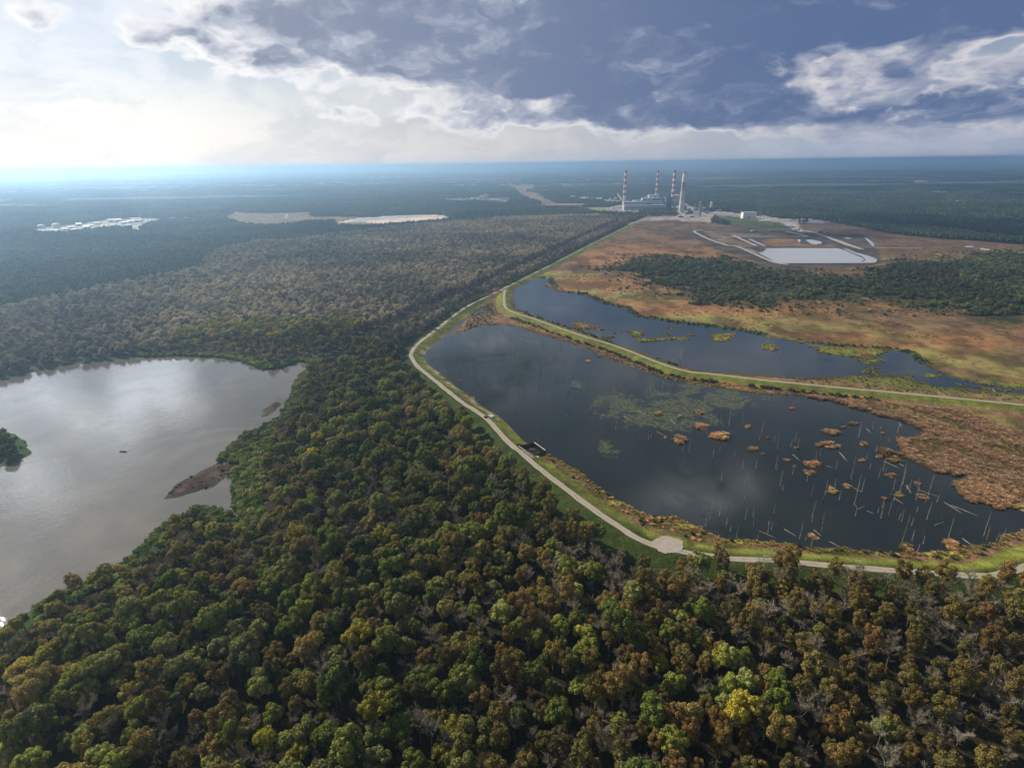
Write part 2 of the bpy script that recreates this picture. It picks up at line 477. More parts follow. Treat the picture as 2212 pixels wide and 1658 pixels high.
M['clad2'] = simple('bluish_grey_cladding', (0.30, 0.33, 0.40), 0.6, 0.08, 0.06)
M['dglass'] = simple('dark_glazing', (0.04, 0.055, 0.08), 0.25, 0.1, 0.1)
M['steel'] = simple('weathered_steel', (0.16, 0.16, 0.16), 0.6, 0.2, 0.2, 0.3)
M['rustst'] = simple('rusty_sheet_piling', (0.10, 0.055, 0.040), 0.8, 0.3, 0.8)
M['roofr'] = simple('reddish_roofing', (0.34, 0.17, 0.12), 0.8, 0.1, 0.05)
M['dark'] = simple('dark_rubber', (0.02, 0.02, 0.022), 0.6, 0.1, 1.0)
M['skin'] = simple('skin', (0.35, 0.20, 0.14), 0.6, 0.05, 5)
M['sand'] = simple('pale_sand', (0.55, 0.45, 0.36), 0.95, 0.1, 0.02)

# ------------------------------------------------------------------ the map, read off the photograph and laid on the ground
def c1(p): return crop(0, 380, 1.7696, p)
def c2(p): return crop(1250, 380, 1.7696, p)
def c4(p): return crop(1000, 640, 2.9493, p)
def c5(p): return crop(1700, 700, 2.3025, p)
def c6(p): return crop(1000, 940, 2.765, p)
def c7(p): return crop(0, 840, 2.3025, p)
def c8(p): return crop(1700, 1350, 2.765, p)
def cT(p): return crop(60, 500, 3.456, p)
def cF(p): return crop(540, 480, 3.687, p)
def cP(p): return crop(1480, 400, 6.9125, p)
def cC(p): return crop(1080, 430, 5.027, p)
def cA(p): return crop(1600, 500, 3.6867, p)

ROAD1 = P([(2420, 1130), (2300, 1188), (2212, 1226), (2177, 1237), (2145, 1244), (2112, 1245), (2050, 1242), (1984, 1237), (1872, 1229), (1776, 1221),
           (1664, 1211), (1593, 1209), (1530, 1201), (1480, 1194), (1416, 1180), (1371, 1161), (1333, 1136), (1285, 1104), (1221, 1056),
           (1157, 1006), (1131, 983), (1095, 953), (1047, 902), (993, 866), (945, 827), (905, 795), (892, 778), (888, 764), (903, 743),
           (945, 710), (1005, 665), (1071, 632), (1095, 620), (1155, 590), (1203, 566), (1280, 526), (1338, 497), (1378, 477), (1400, 469)], 2.5)
ROAD2 = P([(1093, 622), (1089, 636), (1089, 653), (1094, 667), (1120, 679), (1155, 690), (1245, 722), (1335, 750), (1425, 785), (1485, 803),
           (1548, 810), (1658, 823), (1812, 838), (1965, 852), (2212, 876), (2500, 908), (2800, 945)], 2.5)
ROAD1 = smooth_line(ROAD1, 8)
ROAD2 = smooth_line(ROAD2, 8)
RIVER = P([(-900, 880), (-300, 835), (0, 818), (80, 800), (154, 786), (269, 774), (384, 768), (480, 772), (530, 782), (569, 797), (599, 796),
           (622, 789), (640, 781), (662, 780), (668, 792), (645, 822), (628, 858), (609, 900), (569, 924), (538, 935), (510, 958), (492, 972), (469, 1004), (485, 1014), (515, 1008),
           (507, 1027), (503, 1070), (511, 1101), (538, 1128), (545, 1140), (525, 1135), (500, 1114), (461, 1098), (423, 1100), (384, 1120), (338, 1150), (307, 1185),
           (269, 1220), (192, 1255), (154, 1273), (96, 1303), (40, 1335), (0, 1362), (-100, 1430), (-400, 1600), (-1000, 1800), (-2200, 1500), (-1600, 1000)], -0.9)
ISLAND = P([(-700, 895), (-120, 920), (15, 935), (50, 955), (56, 980), (20, 1000), (-30, 1010), (-160, 1040), (-700, 1080)])
BAR = P(c7([(925, 860), (1000, 790), (1070, 745), (1150, 700), (1225, 672), (1300, 680), (1250, 740), (1180, 790), (1080, 825), (1000, 850)]))
BAR2 = P(c7([(1480, 400), (1515, 355), (1555, 325), (1560, 340), (1530, 380), (1490, 405)]))
PONDA = P([(915, 761), (933, 746), (960, 728), (990, 719), (1029, 704), (1077, 699), (1125, 706), (1170, 721), (1230, 738), (1290, 760),
           (1329, 780), (1380, 795), (1440, 816), (1500, 826), (1619, 847), (1735, 856), (1812, 867), (1888, 890), (1958, 908), (2006, 936),
           (1985, 945), (1946, 950), (1965, 988), (2015, 1015), (2060, 1024), (2104, 1027), (2100, 1036), (2065, 1048), (2096, 1080), (2157, 1088), (2212, 1100),
           (2300, 1118), (2300, 1140), (2212, 1148), (2177, 1158), (2153, 1174), (2104, 1180), (2042, 1196), (1965, 1200), (1888, 1196), (1812, 1188), (1735, 1184),
           (1658, 1170), (1572, 1168), (1525, 1152), (1461, 1123), (1397, 1113), (1333, 1085), (1301, 1062), (1253, 1024), (1205, 995), (1178, 982),
           (1150, 962), (1115, 952), (1096, 931), (1067, 899), (1035, 880), (1006, 854), (978, 835), (960, 815), (924, 788), (912, 773)], -0.5)
CHAN = P(c4([(262, 542), (330, 478), (400, 410), (470, 372), (545, 345), (640, 350)]), -0.5)
CHAN2 = P(c4([(470, 375), (520, 335), (575, 315)]), -0.5)
PONDB = P([(1149, 601), (1168, 599), (1185, 602), (1200, 623), (1222, 630), (1260, 634), (1305, 653), (1353, 665), (1380, 683), (1455, 695), (1548, 706),
           (1619, 716), (1708, 733), (1812, 746), (1888, 752), (1961, 758), (1996, 785), (2061, 815), (2119, 829), (2212, 842), (2420, 862),
           (2420, 872), (2212, 853), (2130, 846), (2042, 838), (1984, 826), (1940, 812), (1900, 812), (1860, 811), (1800, 815), (1719, 818), (1581, 808), (1504, 800),
           (1479, 794), (1395, 767), (1305, 734), (1260, 716), (1185, 695), (1140, 677), (1112, 668), (1109, 656), (1102, 640), (1115, 620)], -0.5)
GREENS = P(c5([(520, 290), (700, 320), (860, 345), (1000, 350), (1110, 420), (1240, 455), (1300, 540), (1050, 545), (960, 500), (890, 420), (800, 385), (600, 340)]))
GREENS2 = P(c5([(1150, 380), (1300, 440), (1450, 510), (1700, 560), (1842, 580), (1842, 600), (1500, 580), (1300, 545), (1180, 470)]))
ISLES = [crop(1000, 640, 2.9493, q) for q in (
    [(1170, 440), (1215, 430), (1300, 445), (1390, 475), (1380, 485), (1290, 470), (1215, 470)],
    [(1560, 492), (1680, 495), (1700, 508), (1660, 530), (1640, 548), (1760, 548), (1900, 535), (2010, 545), (1990, 558), (1850, 555), (1660, 570), (1620, 535)],
    [(1400, 530), (1460, 528), (1460, 540), (1400, 545)], [(1865, 462), (1910, 466), (1905, 478), (1865, 472)], [(1830, 505), (1870, 510), (1860, 525), (1830, 520)],
    [(1470, 498), (1520, 500), (1510, 510), (1470, 508)], [(2015, 512), (2055, 515), (2045, 524), (2015, 520)],
    [(965, 150), (1040, 165), (1020, 180), (975, 168)], [(1050, 185), (1130, 195), (1150, 210), (1060, 205)])]
ISLES.append(c5([(375, 325), (420, 322), (455, 345), (430, 355), (385, 345)]))
ISLES.append(c5([(80, 265), (210, 255), (200, 285), (150, 305), (90, 300)]))
ISLES = [P(q) for q in ISLES]
MARSH = P([(1095, 622), (1203, 566), (1338, 497), (1380, 477), (1420, 472), (1500, 474), (1570, 486), (1640, 480), (1700, 486), (1790, 478), (1850, 490),
           (1930, 506), (2040, 516), (2212, 528), (2500, 545), (3200, 600), (4200, 760), (3600, 1000), (2420, 1130), (2212, 1226), (2112, 1245), (1872, 1229),
           (1593, 1209), (1416, 1180), (1285, 1104), (1131, 983), (1047, 902), (905, 795), (888, 764), (945, 710)])
SCRUB = P(c2([(480, 490), (600, 455), (760, 450), (900, 455), (1100, 485), (1280, 505), (1500, 500), (1700, 430), (2000, 425), (2212, 430), (2700, 440), (2900, 740), (2212, 735),
              (2050, 720), (1900, 690), (1700, 665), (1600, 655), (1400, 655), (1200, 650), (1000, 640), (850, 585), (700, 555), (560, 515)]))
SWAMP = P([(-500, 850), (-700, 760), (-200, 715), (0, 674), (200, 630), (350, 603), (425, 580), (480, 545), (540, 527), (610, 523), (700, 512), (850, 492), (960, 482), (1106, 473),
           (1200, 468), (1290, 466), (1345, 470), (1330, 485), (1250, 520), (1180, 560), (1100, 596), (1000, 643), (930, 672), (850, 705), (790, 735), (735, 765), (700, 775), (640, 792),
           (599, 798), (530, 785), (480, 775), (384, 771), (269, 777), (154, 789), (0, 822)])
KNOLL = P([(380, 772), (372, 735), (470, 706), (560, 700), (700, 700), (760, 690), (800, 720), (735, 768), (640, 795), (599, 800), (530, 785), (480, 775)])
CANAL = P([(655, 785), (735, 764), (800, 728), (860, 700), (930, 668), (1000, 640), (1106, 588), (1180, 556), (1250, 519), (1330, 482)])
TOWN = P(cT([(80, 240), (130, 190), (450, 165), (700, 125), (1000, 115), (1370, 105), (1380, 130), (1180, 140), (1060, 165), (960, 205), (965, 235), (920, 235), (915, 205), (700, 210), (500, 235), (330, 250), (150, 255)]))
FIELD = P(cF([(40, 180), (130, 140), (260, 150), (500, 150), (780, 140), (800, 180), (1040, 180), (1230, 186), (1040, 232), (800, 240), (560, 265), (400, 275), (250, 265), (100, 230)]))
FGREEN = P(cF([(1040, 235), (1290, 225), (1500, 265), (1300, 280), (1050, 270)]))
PAD = P(cF([(1040, 235), (1230, 190), (1500, 175), (1800, 163), (1990, 165), (2090, 210), (1900, 235), (1500, 265), (1290, 225)]))
PADW = P(cF([(1120, 232), (1230, 198), (1500, 182), (1800, 170), (1900, 174), (1700, 190), (1340, 215), (1240, 225)]))
PLANTED = P(cF([(560, 350), (620, 310), (900, 290), (1050, 272), (1300, 285), (1200, 310), (900, 330), (700, 350), (500, 400)]))
CORR = P(cC([(780, 85), (860, 100), (1120, 150), (1000, 190), (1150, 205), (1240, 270), (1400, 335), (1430, 390), (1300, 360), (1100, 300), (960, 235), (900, 160)]))
CORR2 = P(cC([(960, 90), (1100, 110), (1160, 150), (1000, 130)]))
GRASSW = P(cC([(1640, 395), (1900, 378), (2400, 420), (2400, 478), (1880, 458), (1780, 425)]))
WHS = P(cC([(780, 330), (900, 345), (1400, 340), (1750, 350), (1700, 395), (1380, 395), (1000, 370)]))
SILOS = P(cC([(40, 300), (200, 275), (420, 290), (800, 290), (830, 310), (760, 345), (600, 330), (400, 320), (100, 322)]))
YARD = P(cP([(0, 735), (180, 700), (300, 690), (900, 680), (1340, 670), (1500, 745), (1700, 800), (1850, 815), (2212, 835), (2500, 860), (2500, 950), (2212, 925), (1900, 870), (1810, 900),
             (1750, 985), (1500, 975), (1180, 955), (850, 955), (600, 975), (400, 1030), (330, 1020), (480, 985), (600, 925), (700, 890), (400, 850), (200, 800), (0, 790)]))
EAST = P(cA([(520, 55), (650, 62), (800, 88), (1150, 125), (1450, 133), (1590, 150), (1500, 166), (1280, 162), (1310, 222), (1420, 245), (1300, 242), (1190, 195), (1150, 172), (900, 132), (700, 128), (560, 85)]))
LAWN = P(cA([(540, 95), (650, 95), (900, 132), (1130, 160), (1190, 200), (1100, 215), (850, 205), (650, 170), (560, 135)]))
ASHA = P(cA([(160, 240), (300, 222), (430, 208), (650, 225), (900, 235), (1200, 225), (1430, 245), (1640, 262), (1900, 275), (1990, 390), (2020, 440), (2045, 520), (1900, 560), (1300, 572), (1000, 562), (800, 480), (550, 400), (350, 300)]))
ASHW = P(cA([(808, 395), (870, 408), (930, 437), (975, 425), (1000, 396), (1200, 393), (1640, 395), (1700, 412), (1790, 450), (1850, 478), (1880, 490), (1862, 515), (1840, 520), (1990, 520), (1960, 528), (1120, 531), (1070, 515), (1030, 492), (930, 440)]))
ASHW2 = P(cA([(1690, 398), (1730, 402), (1800, 432), (1900, 458), (1970, 482), (1998, 500), (1985, 524), (1900, 526), (1860, 524), (1890, 495), (1860, 470), (1780, 438)]))
ASHS = [P(cA(q)) for q in ([(1350, 320), (1400, 316), (1490, 335), (1503, 352), (1440, 362), (1400, 355)], [(1278, 318), (1300, 312), (1310, 330), (1295, 342), (1280, 335)],
                           [(1690, 292), (1765, 305), (1760, 312), (1720, 308)], [(832, 312), (860, 312), (1000, 372), (980, 376), (920, 352)], [(1880, 300), (1900, 300), (1960, 345), (1978, 380), (1950, 375)])]
ASHG = P(cA([(430, 240), (700, 250), (1180, 262), (1370, 290), (700, 292), (640, 280), (900, 370), (760, 385), (560, 330)]))
ASHO = P(cA([(930, 320), (1100, 300), (1260, 305), (1290, 345), (1350, 358), (1520, 360), (1590, 350), (1640, 372), (1100, 375), (1000, 355)]))
RIVER2 = P(c2([(1600, 300), (1700, 296), (1800, 306), (1950, 322), (2100, 340), (2212, 350), (2500, 372), (2500, 392), (2212, 368), (2100, 356), (1950, 340), (1800, 322), (1700, 310)]))
LAKE = P(c2([(1800, 160), (1840, 156), (1880, 160), (1870, 166), (1820, 165)]))
BAND = P(c2([(860, 195), (900, 175), (1100, 172), (1400, 180), (1800, 180), (2212, 184), (2212, 215), (1900, 214), (1700, 200), (1400, 205), (1200, 222), (950, 205)]))
PUD = [P(c2(q)) for q in ([(1955, 392), (1990, 392), (1995, 398), (1960, 397)], [(2020, 400), (2080, 408), (2075, 413), (2025, 408)])]
ABOVE2 = np.vstack([ROAD2, [[4000, 900], [4000, 4000], [0, 4000], [-50, 1000]]])
CELL = P(crop(1240, 1050, 15.8, [(400, 640), (1015, 480), (1440, 800), (975, 1010)]), 1.0)
TLINE = P(cP([(410, 850), (700, 800), (1160, 785), (1185, 880), (700, 890), (600, 925), (450, 990), (380, 960)]))
REEDP = P([(466, 1004), (500, 958), (535, 930), (580, 900), (592, 935), (572, 1000), (556, 1060), (560, 1125), (520, 1120), (500, 1030)], 0)
TURN = G(1443, 1176, 3.0)

def fields(X, Y):
    f = {}
    wob = (fbm(X, Y, 14, 3) - 0.5) * 7 + (fbm(X, Y, 4, 5, 2) - 0.5) * 2.4
    riv = sdf(RIVER, X, Y, 90)
    isl = sdf(ISLAND, X, Y) + wob
    bar = sdf(BAR, X, Y, 20) + wob * 1.1
    bar = np.minimum(bar, sdf(BAR2, X, Y, 20) + wob * 1.3)
    f['bar'] = bar
    f['isl'] = isl
    f['riv0'] = riv
    f['river'] = np.maximum(np.maximum(riv + wob * 0.55, -isl), -bar)
    f['pa'] = sdf(PONDA, X, Y) + wob * 0.9
    ch = np.minimum(pdist(CHAN, X, Y) - 4.5, pdist(CHAN2, X, Y) - 4.0) + wob * 0.8
    pb = sdf(PONDB, X, Y) + wob * 1.1
    g = np.minimum(sdf(GREENS, X, Y), sdf(GREENS2, X, Y) + 4)
    veg = fbm(X * 0.8 + Y * 0.2, Y * 2.0, 60, 31, 4)
    thr = sstep(g, 12, -14) * 0.34 + 0.30
    gr = (1 - thr) - veg                      # <0 : green mat
    gr = np.where(g < 25, gr * 60, 99)
    for q in ISLES:
        gr = np.minimum(gr, sdf(q, X, Y, 30) + wob * 0.8)
    f['mat'] = gr
    f['pb'] = np.maximum(pb, -gr)
    # reed lobes at the right end of the lower pond break up into channels
    f['pond'] = np.minimum(np.minimum(f['pa'], ch), f['pb'])
    f['d1'] = np.minimum(pdist(ROAD1, X, Y, 120), 1e4)
    f['d2'] = pdist(ROAD2, X, Y, 120)
    f['marsh'] = sdf(MARSH, X, Y, 40)
    f['canal'] = pdist(CANAL, X, Y) - 11
    return f

def height(X, Y, f):
    z = (fbm(X, Y, 60, 9) - 0.5) * 0.5
    wet = np.minimum(f['river'], f['canal'])
    z = np.where(f['bar'] < 6, np.minimum(z, -0.75), z)
    z = np.where(wet < 14, np.clip(wet * 0.09, -3, 0.35) - 0.75, z)
    wp = f['pond']
    z = np.where(wp < 12, np.clip(wp * 0.07, -2.2, 0.30) - 0.38, z)
    dd = np.minimum(f['d1'], f['d2'] + 1.0)
    lev = 3.0 - np.clip(dd - 4.6, 0, 99) * 0.36
    tn = np.hypot(X - TURN[0], Y - TURN[1])
    lev = np.maximum(lev, 2.9 - np.clip(tn - 10.5, 0, 99) * 0.36)
    D = np.hypot(X, Y)
    z = np.maximum(z, lev)
    cell = sdf(CELL, X, Y, 20)
    z = np.where(cell < 1.0, np.minimum(z, -1.6), z)
    a = np.arctan2(X, Y)
    far = sstep(D, 9000, 30000)
    ridge = (fbm(a * 9000, D * 0.25, 1500, 77, 4) - 0.35) * 190
    z = z + far * np.clip(ridge, 0, 120) * (0.45 + 0.8 * np.exp(-((a - 0.05) / 0.35) ** 2))
    return z

def build_ground():
    a_d = np.arange(-50, 50.001, 0.095)
    a_o = np.concatenate([np.arange(-180, -50, 2.5), a_d, np.arange(50, 180, 2.5)])
    A = np.radians(a_o)
    th = np.concatenate([np.arange(88, 60, -2.0), np.arange(60, 1.0, -0.095)])
    D = CAMH / np.tan(np.radians(th))
    D = np.concatenate([[1.0], D, np.geomspace(D[-1] * 1.05, 45000, 46)])
    na, nr = len(A), len(D)
    # the edge of the land lies nearer on both sides
    end = 19000 + 26000 * np.exp(-((A - 0.08) / 0.42) ** 2)
    DD = D[None, :].repeat(na, 0)
    k = DD > 8000
    e = end[:, None].repeat(nr, 1)
    DD = np.where(k, 8000 + (DD - 8000) * (e - 8000) / (45000 - 8000), DD)
    X = (np.sin(A)[:, None] * DD).ravel(); Y = (np.cos(A)[:, None] * DD).ravel()
    f = fields(X, Y)
    z = height(X, Y, f)
    Dm = np.hypot(X, Y)
    # ---- cover colours
    col = np.empty((len(X), 3))
    n1 = fbm(X, Y, 30, 1); n2 = fbm(X, Y, 6, 2, 3); n3 = fbm(X, Y, 300, 4); n4 = fbm(X * 0.35, Y, 90, 6, 5)
    def C3(c): return np.array(c)[None, :]
    def put(mask, c):
        mask = np.clip(mask, 0, 1)[:, None]
        col[:] = col * (1 - mask) + c * mask
    col[:] = C3((0.032, 0.028, 0.016))
    canopy = C3((0.036, 0.052, 0.026)) * (0.65 + 0.8 * fbm(X, Y, 900, 21)[:, None])
    far = sstep(Dm, 2600, 5200)
    put(far, canopy)
    fb = fbm(X * 0.3, Y, 700, 22, 5)
    put(far * sstep(fb, 0.54, 0.62) * 0.65, C3((0.115, 0.095, 0.070)))
    put(far * sstep(fbm(X * 0.5, Y, 500, 24, 5), 0.60, 0.66) * 0.5, C3((0.17, 0.14, 0.10)))
    sw = sdf(SWAMP, X, Y, 30)
    put(sstep(sw, 8, -8), C3((0.070, 0.055, 0.042)))
    mm = sstep(f['marsh'], 4, -6)
    # marsh: dry orange grass with browner and greener drifts
    o1 = C3((0.225, 0.125, 0.058)); o2 = C3((0.150, 0.095, 0.060)); o3 = C3((0.200, 0.190, 0.060))
    base = o1 * (0.75 + 0.5 * n2[:, None])
    drift = sstep(n4 * .6 + n3 * .4, 0.44, 0.58)[:, None]
    base = base * (1 - drift) + o2 * (0.8 + 0.4 * n2[:, None]) * drift
    grn = (sstep(n1 * 0.4 + n4 * 0.6, 0.44, 0.56) * sstep(f['pb'], 190, 10))[:, None] * 0.85
    base = base * (1 - grn) + o3 * grn
    shr = (sstep(Dm, 1150, 2100))[:, None]                        # farther parts are duller brown
    base = base * (1 - 0.75 * shr) + C3((0.105, 0.080, 0.050)) * (0.55 + 0.9 * n4[:, None]) * 0.75 * shr
    mot = fbm(X, Y * .7, 26, 301, 4)[:, None]
    base = base * (0.62 + 0.62 * sstep(mot, .36, .60)) * np.array([1.0, .96, .92])
    brn = (sstep(X + (n3 - .5) * 300, 420, 900) * sstep(f['pb'], 25, 130))[:, None] * .6
    base = base * (1 - brn) + C3((0.125, 0.080, 0.052)) * (0.6 + 0.8 * n4[:, None]) * brn
    put(mm, base)
    # sedge marsh between the middle levee and the upper pond
    mid = sstep(f['d2'], 75, 40) * sstep(X, 350, 420) * mm * sstep(f['pa'], 0, 30)
    mid = sstep(sdf(ABOVE2, X, Y, 100), 2, -6) * sstep(f['d2'], 85, 55) * sstep(X, 270, 330) * mm * (f['pb'] > 0)
    put(mid * 0.85, C3((0.115, 0.135, 0.038)) * (0.6 + 0.9 * n2[:, None]))
    # reed ground at the right end of the lower pond
    rr = sstep(f['pa'], 90, 40) * mm * sstep(Y, 620, 560) * sstep(X, 330, 380) * sstep(f['d2'], 25, 45)
    rr = rr * (sdf(ABOVE2, X, Y, 100) > 0)
    put(rr * 0.9, C3((0.19, 0.155, 0.060)) * (0.5 + 1.0 * n2[:, None]))
    sc = sdf(SCRUB, X, Y, 260) + (n1 - 0.5) * 170 + (n3 - 0.5) * 190
    put(sstep(sc, 45, -45) * mm, C3((0.038, 0.046, 0.020)) * (0.6 + 0.8 * n2[:, None]))
    edge = sstep(np.abs(sc - 25), 45, 5) * sstep(X, 450, 900)
    put(edge * sstep(n2, 0.5, 0.62) * 0.8 * mm, C3((0.22, 0.23, 0.08)))
    # shores
    sh = f['pond']
    rim = sstep(sh, 9, 1) * sstep(sh, -3, 0)
    put(rim * 0.8, C3((0.070, 0.085, 0.028)) * (0.6 + 0.8 * n2[:, None]))
    put(sstep(f['mat'], 1.5, -1.0) * (Dm < 3000), (C3((0.16, 0.23, 0.035)) * (1 - sstep(n1, 0.52, 0.62))[:, None] + C3((0.22, 0.20, 0.06)) * sstep(n1, 0.52, 0.62)[:, None]) * (0.6 + 0.8 * n2[:, None]))
    rust_isle = sstep(X, 262, 250) * sstep(f['mat'], 1, -1) * (Y > 700)
    put(rust_isle * (X > 60), C3((0.26, 0.13, 0.08)))
    # mud flat by the top corner of the lower pond
    mf = sstep(pdist(CHAN, X, Y), 60, 30) * sstep(sdf(PONDA, X, Y), 0, 3) * sstep(f['d1'], 16, 26) * (Y < 800)
    put(mf * (X > -120), C3((0.15, 0.105, 0.065)) * (0.35 + 1.3 * n2[:, None]))
    # levees: mown grass, rough vegetation towards the ponds
    side = sstep(f['marsh'], 1, -1)[:, ] if True else 0
    g1 = C3((0.150, 0.165, 0.034)) * (0.72 + 0.55 * n2[:, None]) * (0.85 + 0.3 * n1[:, None])
    g0 = C3((0.044, 0.064, 0.017)) * (0.8 + 0.4 * n2[:, None])
    lowr = sstep(Y, 520, 430)
    rough = sstep(f['d1'], 40, 30) * mm * sstep(f['pond'], -2, 1)
    put(rough * sstep(Y, 900, 800), (C3((0.105, 0.090, 0.035)) * (1 - sstep(n1, 0.42, 0.56))[:, None] + C3((0.185, 0.110, 0.070)) * sstep(n1, 0.42, 0.56)[:, None]) * (0.35 + 1.3 * n2[:, None]))
    lime = sstep(fbm(X, Y, 18, 41), 0.50, 0.58) * rough * sstep(f['d1'], 17, 20) * sstep(Y, 520, 470)
    put(lime * 1.0, C3((0.34, 0.44, 0.05)))
    wband = 15 + 6 * (n1 - 0.5)
    put(sstep(f['d1'], wband, wband - 3), g1)
    put(sstep(f['d1'], 20, 15) * (1 - mm), g0)
    put(sstep(f['d2'], 12, 9.5), g1 * 0.95)
    l2 = sstep(f['d2'], 26, 22) * sstep(f['d2'], 11, 13) * sstep(sh, -1, 1)
    put(l2 * 0.9, C3((0.19, 0.115, 0.065)) * (0.45 + 1.1 * n2[:, None]))
    lime2 = sstep(fbm(X, Y, 25, 43), 0.52, 0.58) * sstep(np.abs(f['pa']), 5, 2) * sstep(Y, 500, 560) * (X > 150) * (X < 460)
    put(lime2, C3((0.27, 0.34, 0.05)))
    # rubble on the upper left shore of the lower pond
    rub = sstep(np.abs(f['pa'] - 1.5), 2.5, 1.0) * (X < 40) * (Y > 430) * (Y < 640) * sstep(n2, 0.42, 0.5)
    put(rub, C3((0.36, 0.30, 0.24)))
    # river banks
    rb = sstep(f['river'], 14, 8)
    put(rb * (f['marsh'] > 20), C3((0.050, 0.085, 0.024)) * (0.6 + 0.7 * n2[:, None]))
    put(sstep(f['bar'], 3, -1), C3((0.070, 0.048, 0.040)) * (0.3 + 1.4 * n2[:, None]))
    # clearings
    for poly, c, am in ((TOWN, (0.33, 0.34, 0.31), 0.5), (FIELD, (0.17, 0.135, 0.085), 0.25), (FGREEN, (0.15, 0.17, 0.06), 0.2), (PLANTED, (0.06, 0.10, 0.045), 0.3),
                        (PAD, (0.62, 0.50, 0.42), 0.35), (PADW, (0.34, 0.36, 0.42), 0.2), (CORR, (0.20, 0.14, 0.095), 0.5), (CORR2, (0.18, 0.14, 0.09), 0.4), (GRASSW, (0.22, 0.25, 0.10), 0.3),
                        (WHS, (0.25, 0.23, 0.14), 0.5), (SILOS, (0.40, 0.37, 0.30), 0.4), (BAND, (0.075, 0.060, 0.045), 0.3),
                        (ASHA, (0.072, 0.060, 0.057), 0.8), (ASHG, (0.155, 0.12, 0.085), 0.8), (ASHO, (0.20, 0.115, 0.06), 0.4), (YARD, (0.31, 0.27, 0.26), 0.5), (EAST, (0.36, 0.33, 0.33), 0.4), (LAWN, (0.075, 0.105, 0.04), 0.4)):
        s = sdf(poly, X, Y, 60)
        nn = fbm(X, Y, 26, 51, 4)[:, None]
        put(sstep(s + (n1 - 0.5) * 10, 3, -3), C3(c) * (1 - am + am * 2 * nn))
    me_f = []
    idx = np.arange(na * nr).reshape(na, nr)
    i0 = idx; i1 = np.roll(idx, -1, 0)
    q = np.stack([i0[:, :-1], i0[:, 1:], i1[:, 1:], i1[:, :-1]], -1).reshape(-1, 4)
    m, t, b = new_mat('ground_cover')
    at = t.n('ShaderNodeVertexColor'); at.layer_name = 'cover'
    g = t.n('ShaderNodeNewGeometry')
    fine = t.noise(g.outputs['Position'], 0.7, 4, 0.7)
    mid_ = t.noise(g.outputs['Position'], 0.09, 5, 0.65)
    farn = t.noise(g.outputs['Position'], 0.012, 6, 0.7)
    k1 = t.mix(t.ss(fine, 0.25, 0.75), (0.62, 0.62, 0.62), (1.38, 1.38, 1.38))
    k2 = t.mix(t.ss(mid_, 0.3, 0.7), (0.70, 0.72, 0.74), (1.28, 1.26, 1.22))
    k3 = t.mix(t.ss(farn, 0.35, 0.65), (0.80, 0.80, 0.82), (1.2, 1.18, 1.15))
    c = t.mix(1.0, at.outputs[0], k1, 'MULTIPLY'); c = t.mix(1.0, c, k2, 'MULTIPLY'); c = t.mix(1.0, c, k3, 'MULTIPLY')
    t.put(b.inputs['Base Color'], c); b.inputs['Roughness'].default_value = 1.0
    b.inputs['Specular IOR Level'].default_value = 0.05
    bp = t.n('ShaderNodeBump'); bp.inputs['Strength'].default_value = 0.9; bp.inputs['Distance'].default_value = 0.9
    t.put(bp.inputs['Height'], t.m('ADD', fine, t.m('MULTIPLY', mid_, 2.0))); t.put(b.inputs['Normal'], bp.outputs[0])
    me = np_mesh('ground', np.stack([X, Y, z], 1), q, [m], smooth=True)
    ca = me.color_attributes.new('cover', 'FLOAT_COLOR', 'POINT')
    ca.data.foreach_set('color', np.concatenate([col, np.ones((len(col), 1))], 1).astype(np.float32).ravel())
    o = link('ground', me); tag(o, kind='structure')
    # ---- water sheets cut from the same grid
    def sheet(name, field, lim, zz, mat, extra=None):
        v = field < lim
        if extra is not None: v &= extra
        keep = v[q].any(1)
        qq = q[keep]; u, inv = np.unique(qq, return_inverse=True)
        me_ = np_mesh(name, np.stack([X[u], Y[u], np.full(len(u), zz)], 1), inv.reshape(-1, 4)[:, ::-1] if False else inv.reshape(-1, 4), [mat], smooth=True)
        tag(link(name, me_), kind='structure')
    rv = np.maximum(f['riv0'], -1e9)
    sheet('river', rv, 10, -0.9, WRIVER)
    can = np.where(f['riv0'] < 12, 99, f['canal'])
    sheet('canal', can, 6, -0.94, WPOND)
    near_low = np.minimum(sdf(PONDA, X, Y, 60), np.minimum(pdist(CHAN, X, Y), pdist(CHAN2, X, Y)) - 4)
    sheet('lower_pond', near_low, 9, -0.5, WPOND)
    sheet('upper_pond', np.where(near_low < 11, 99, sdf(PONDB, X, Y, 60)), 9, -0.46, WPOND2)

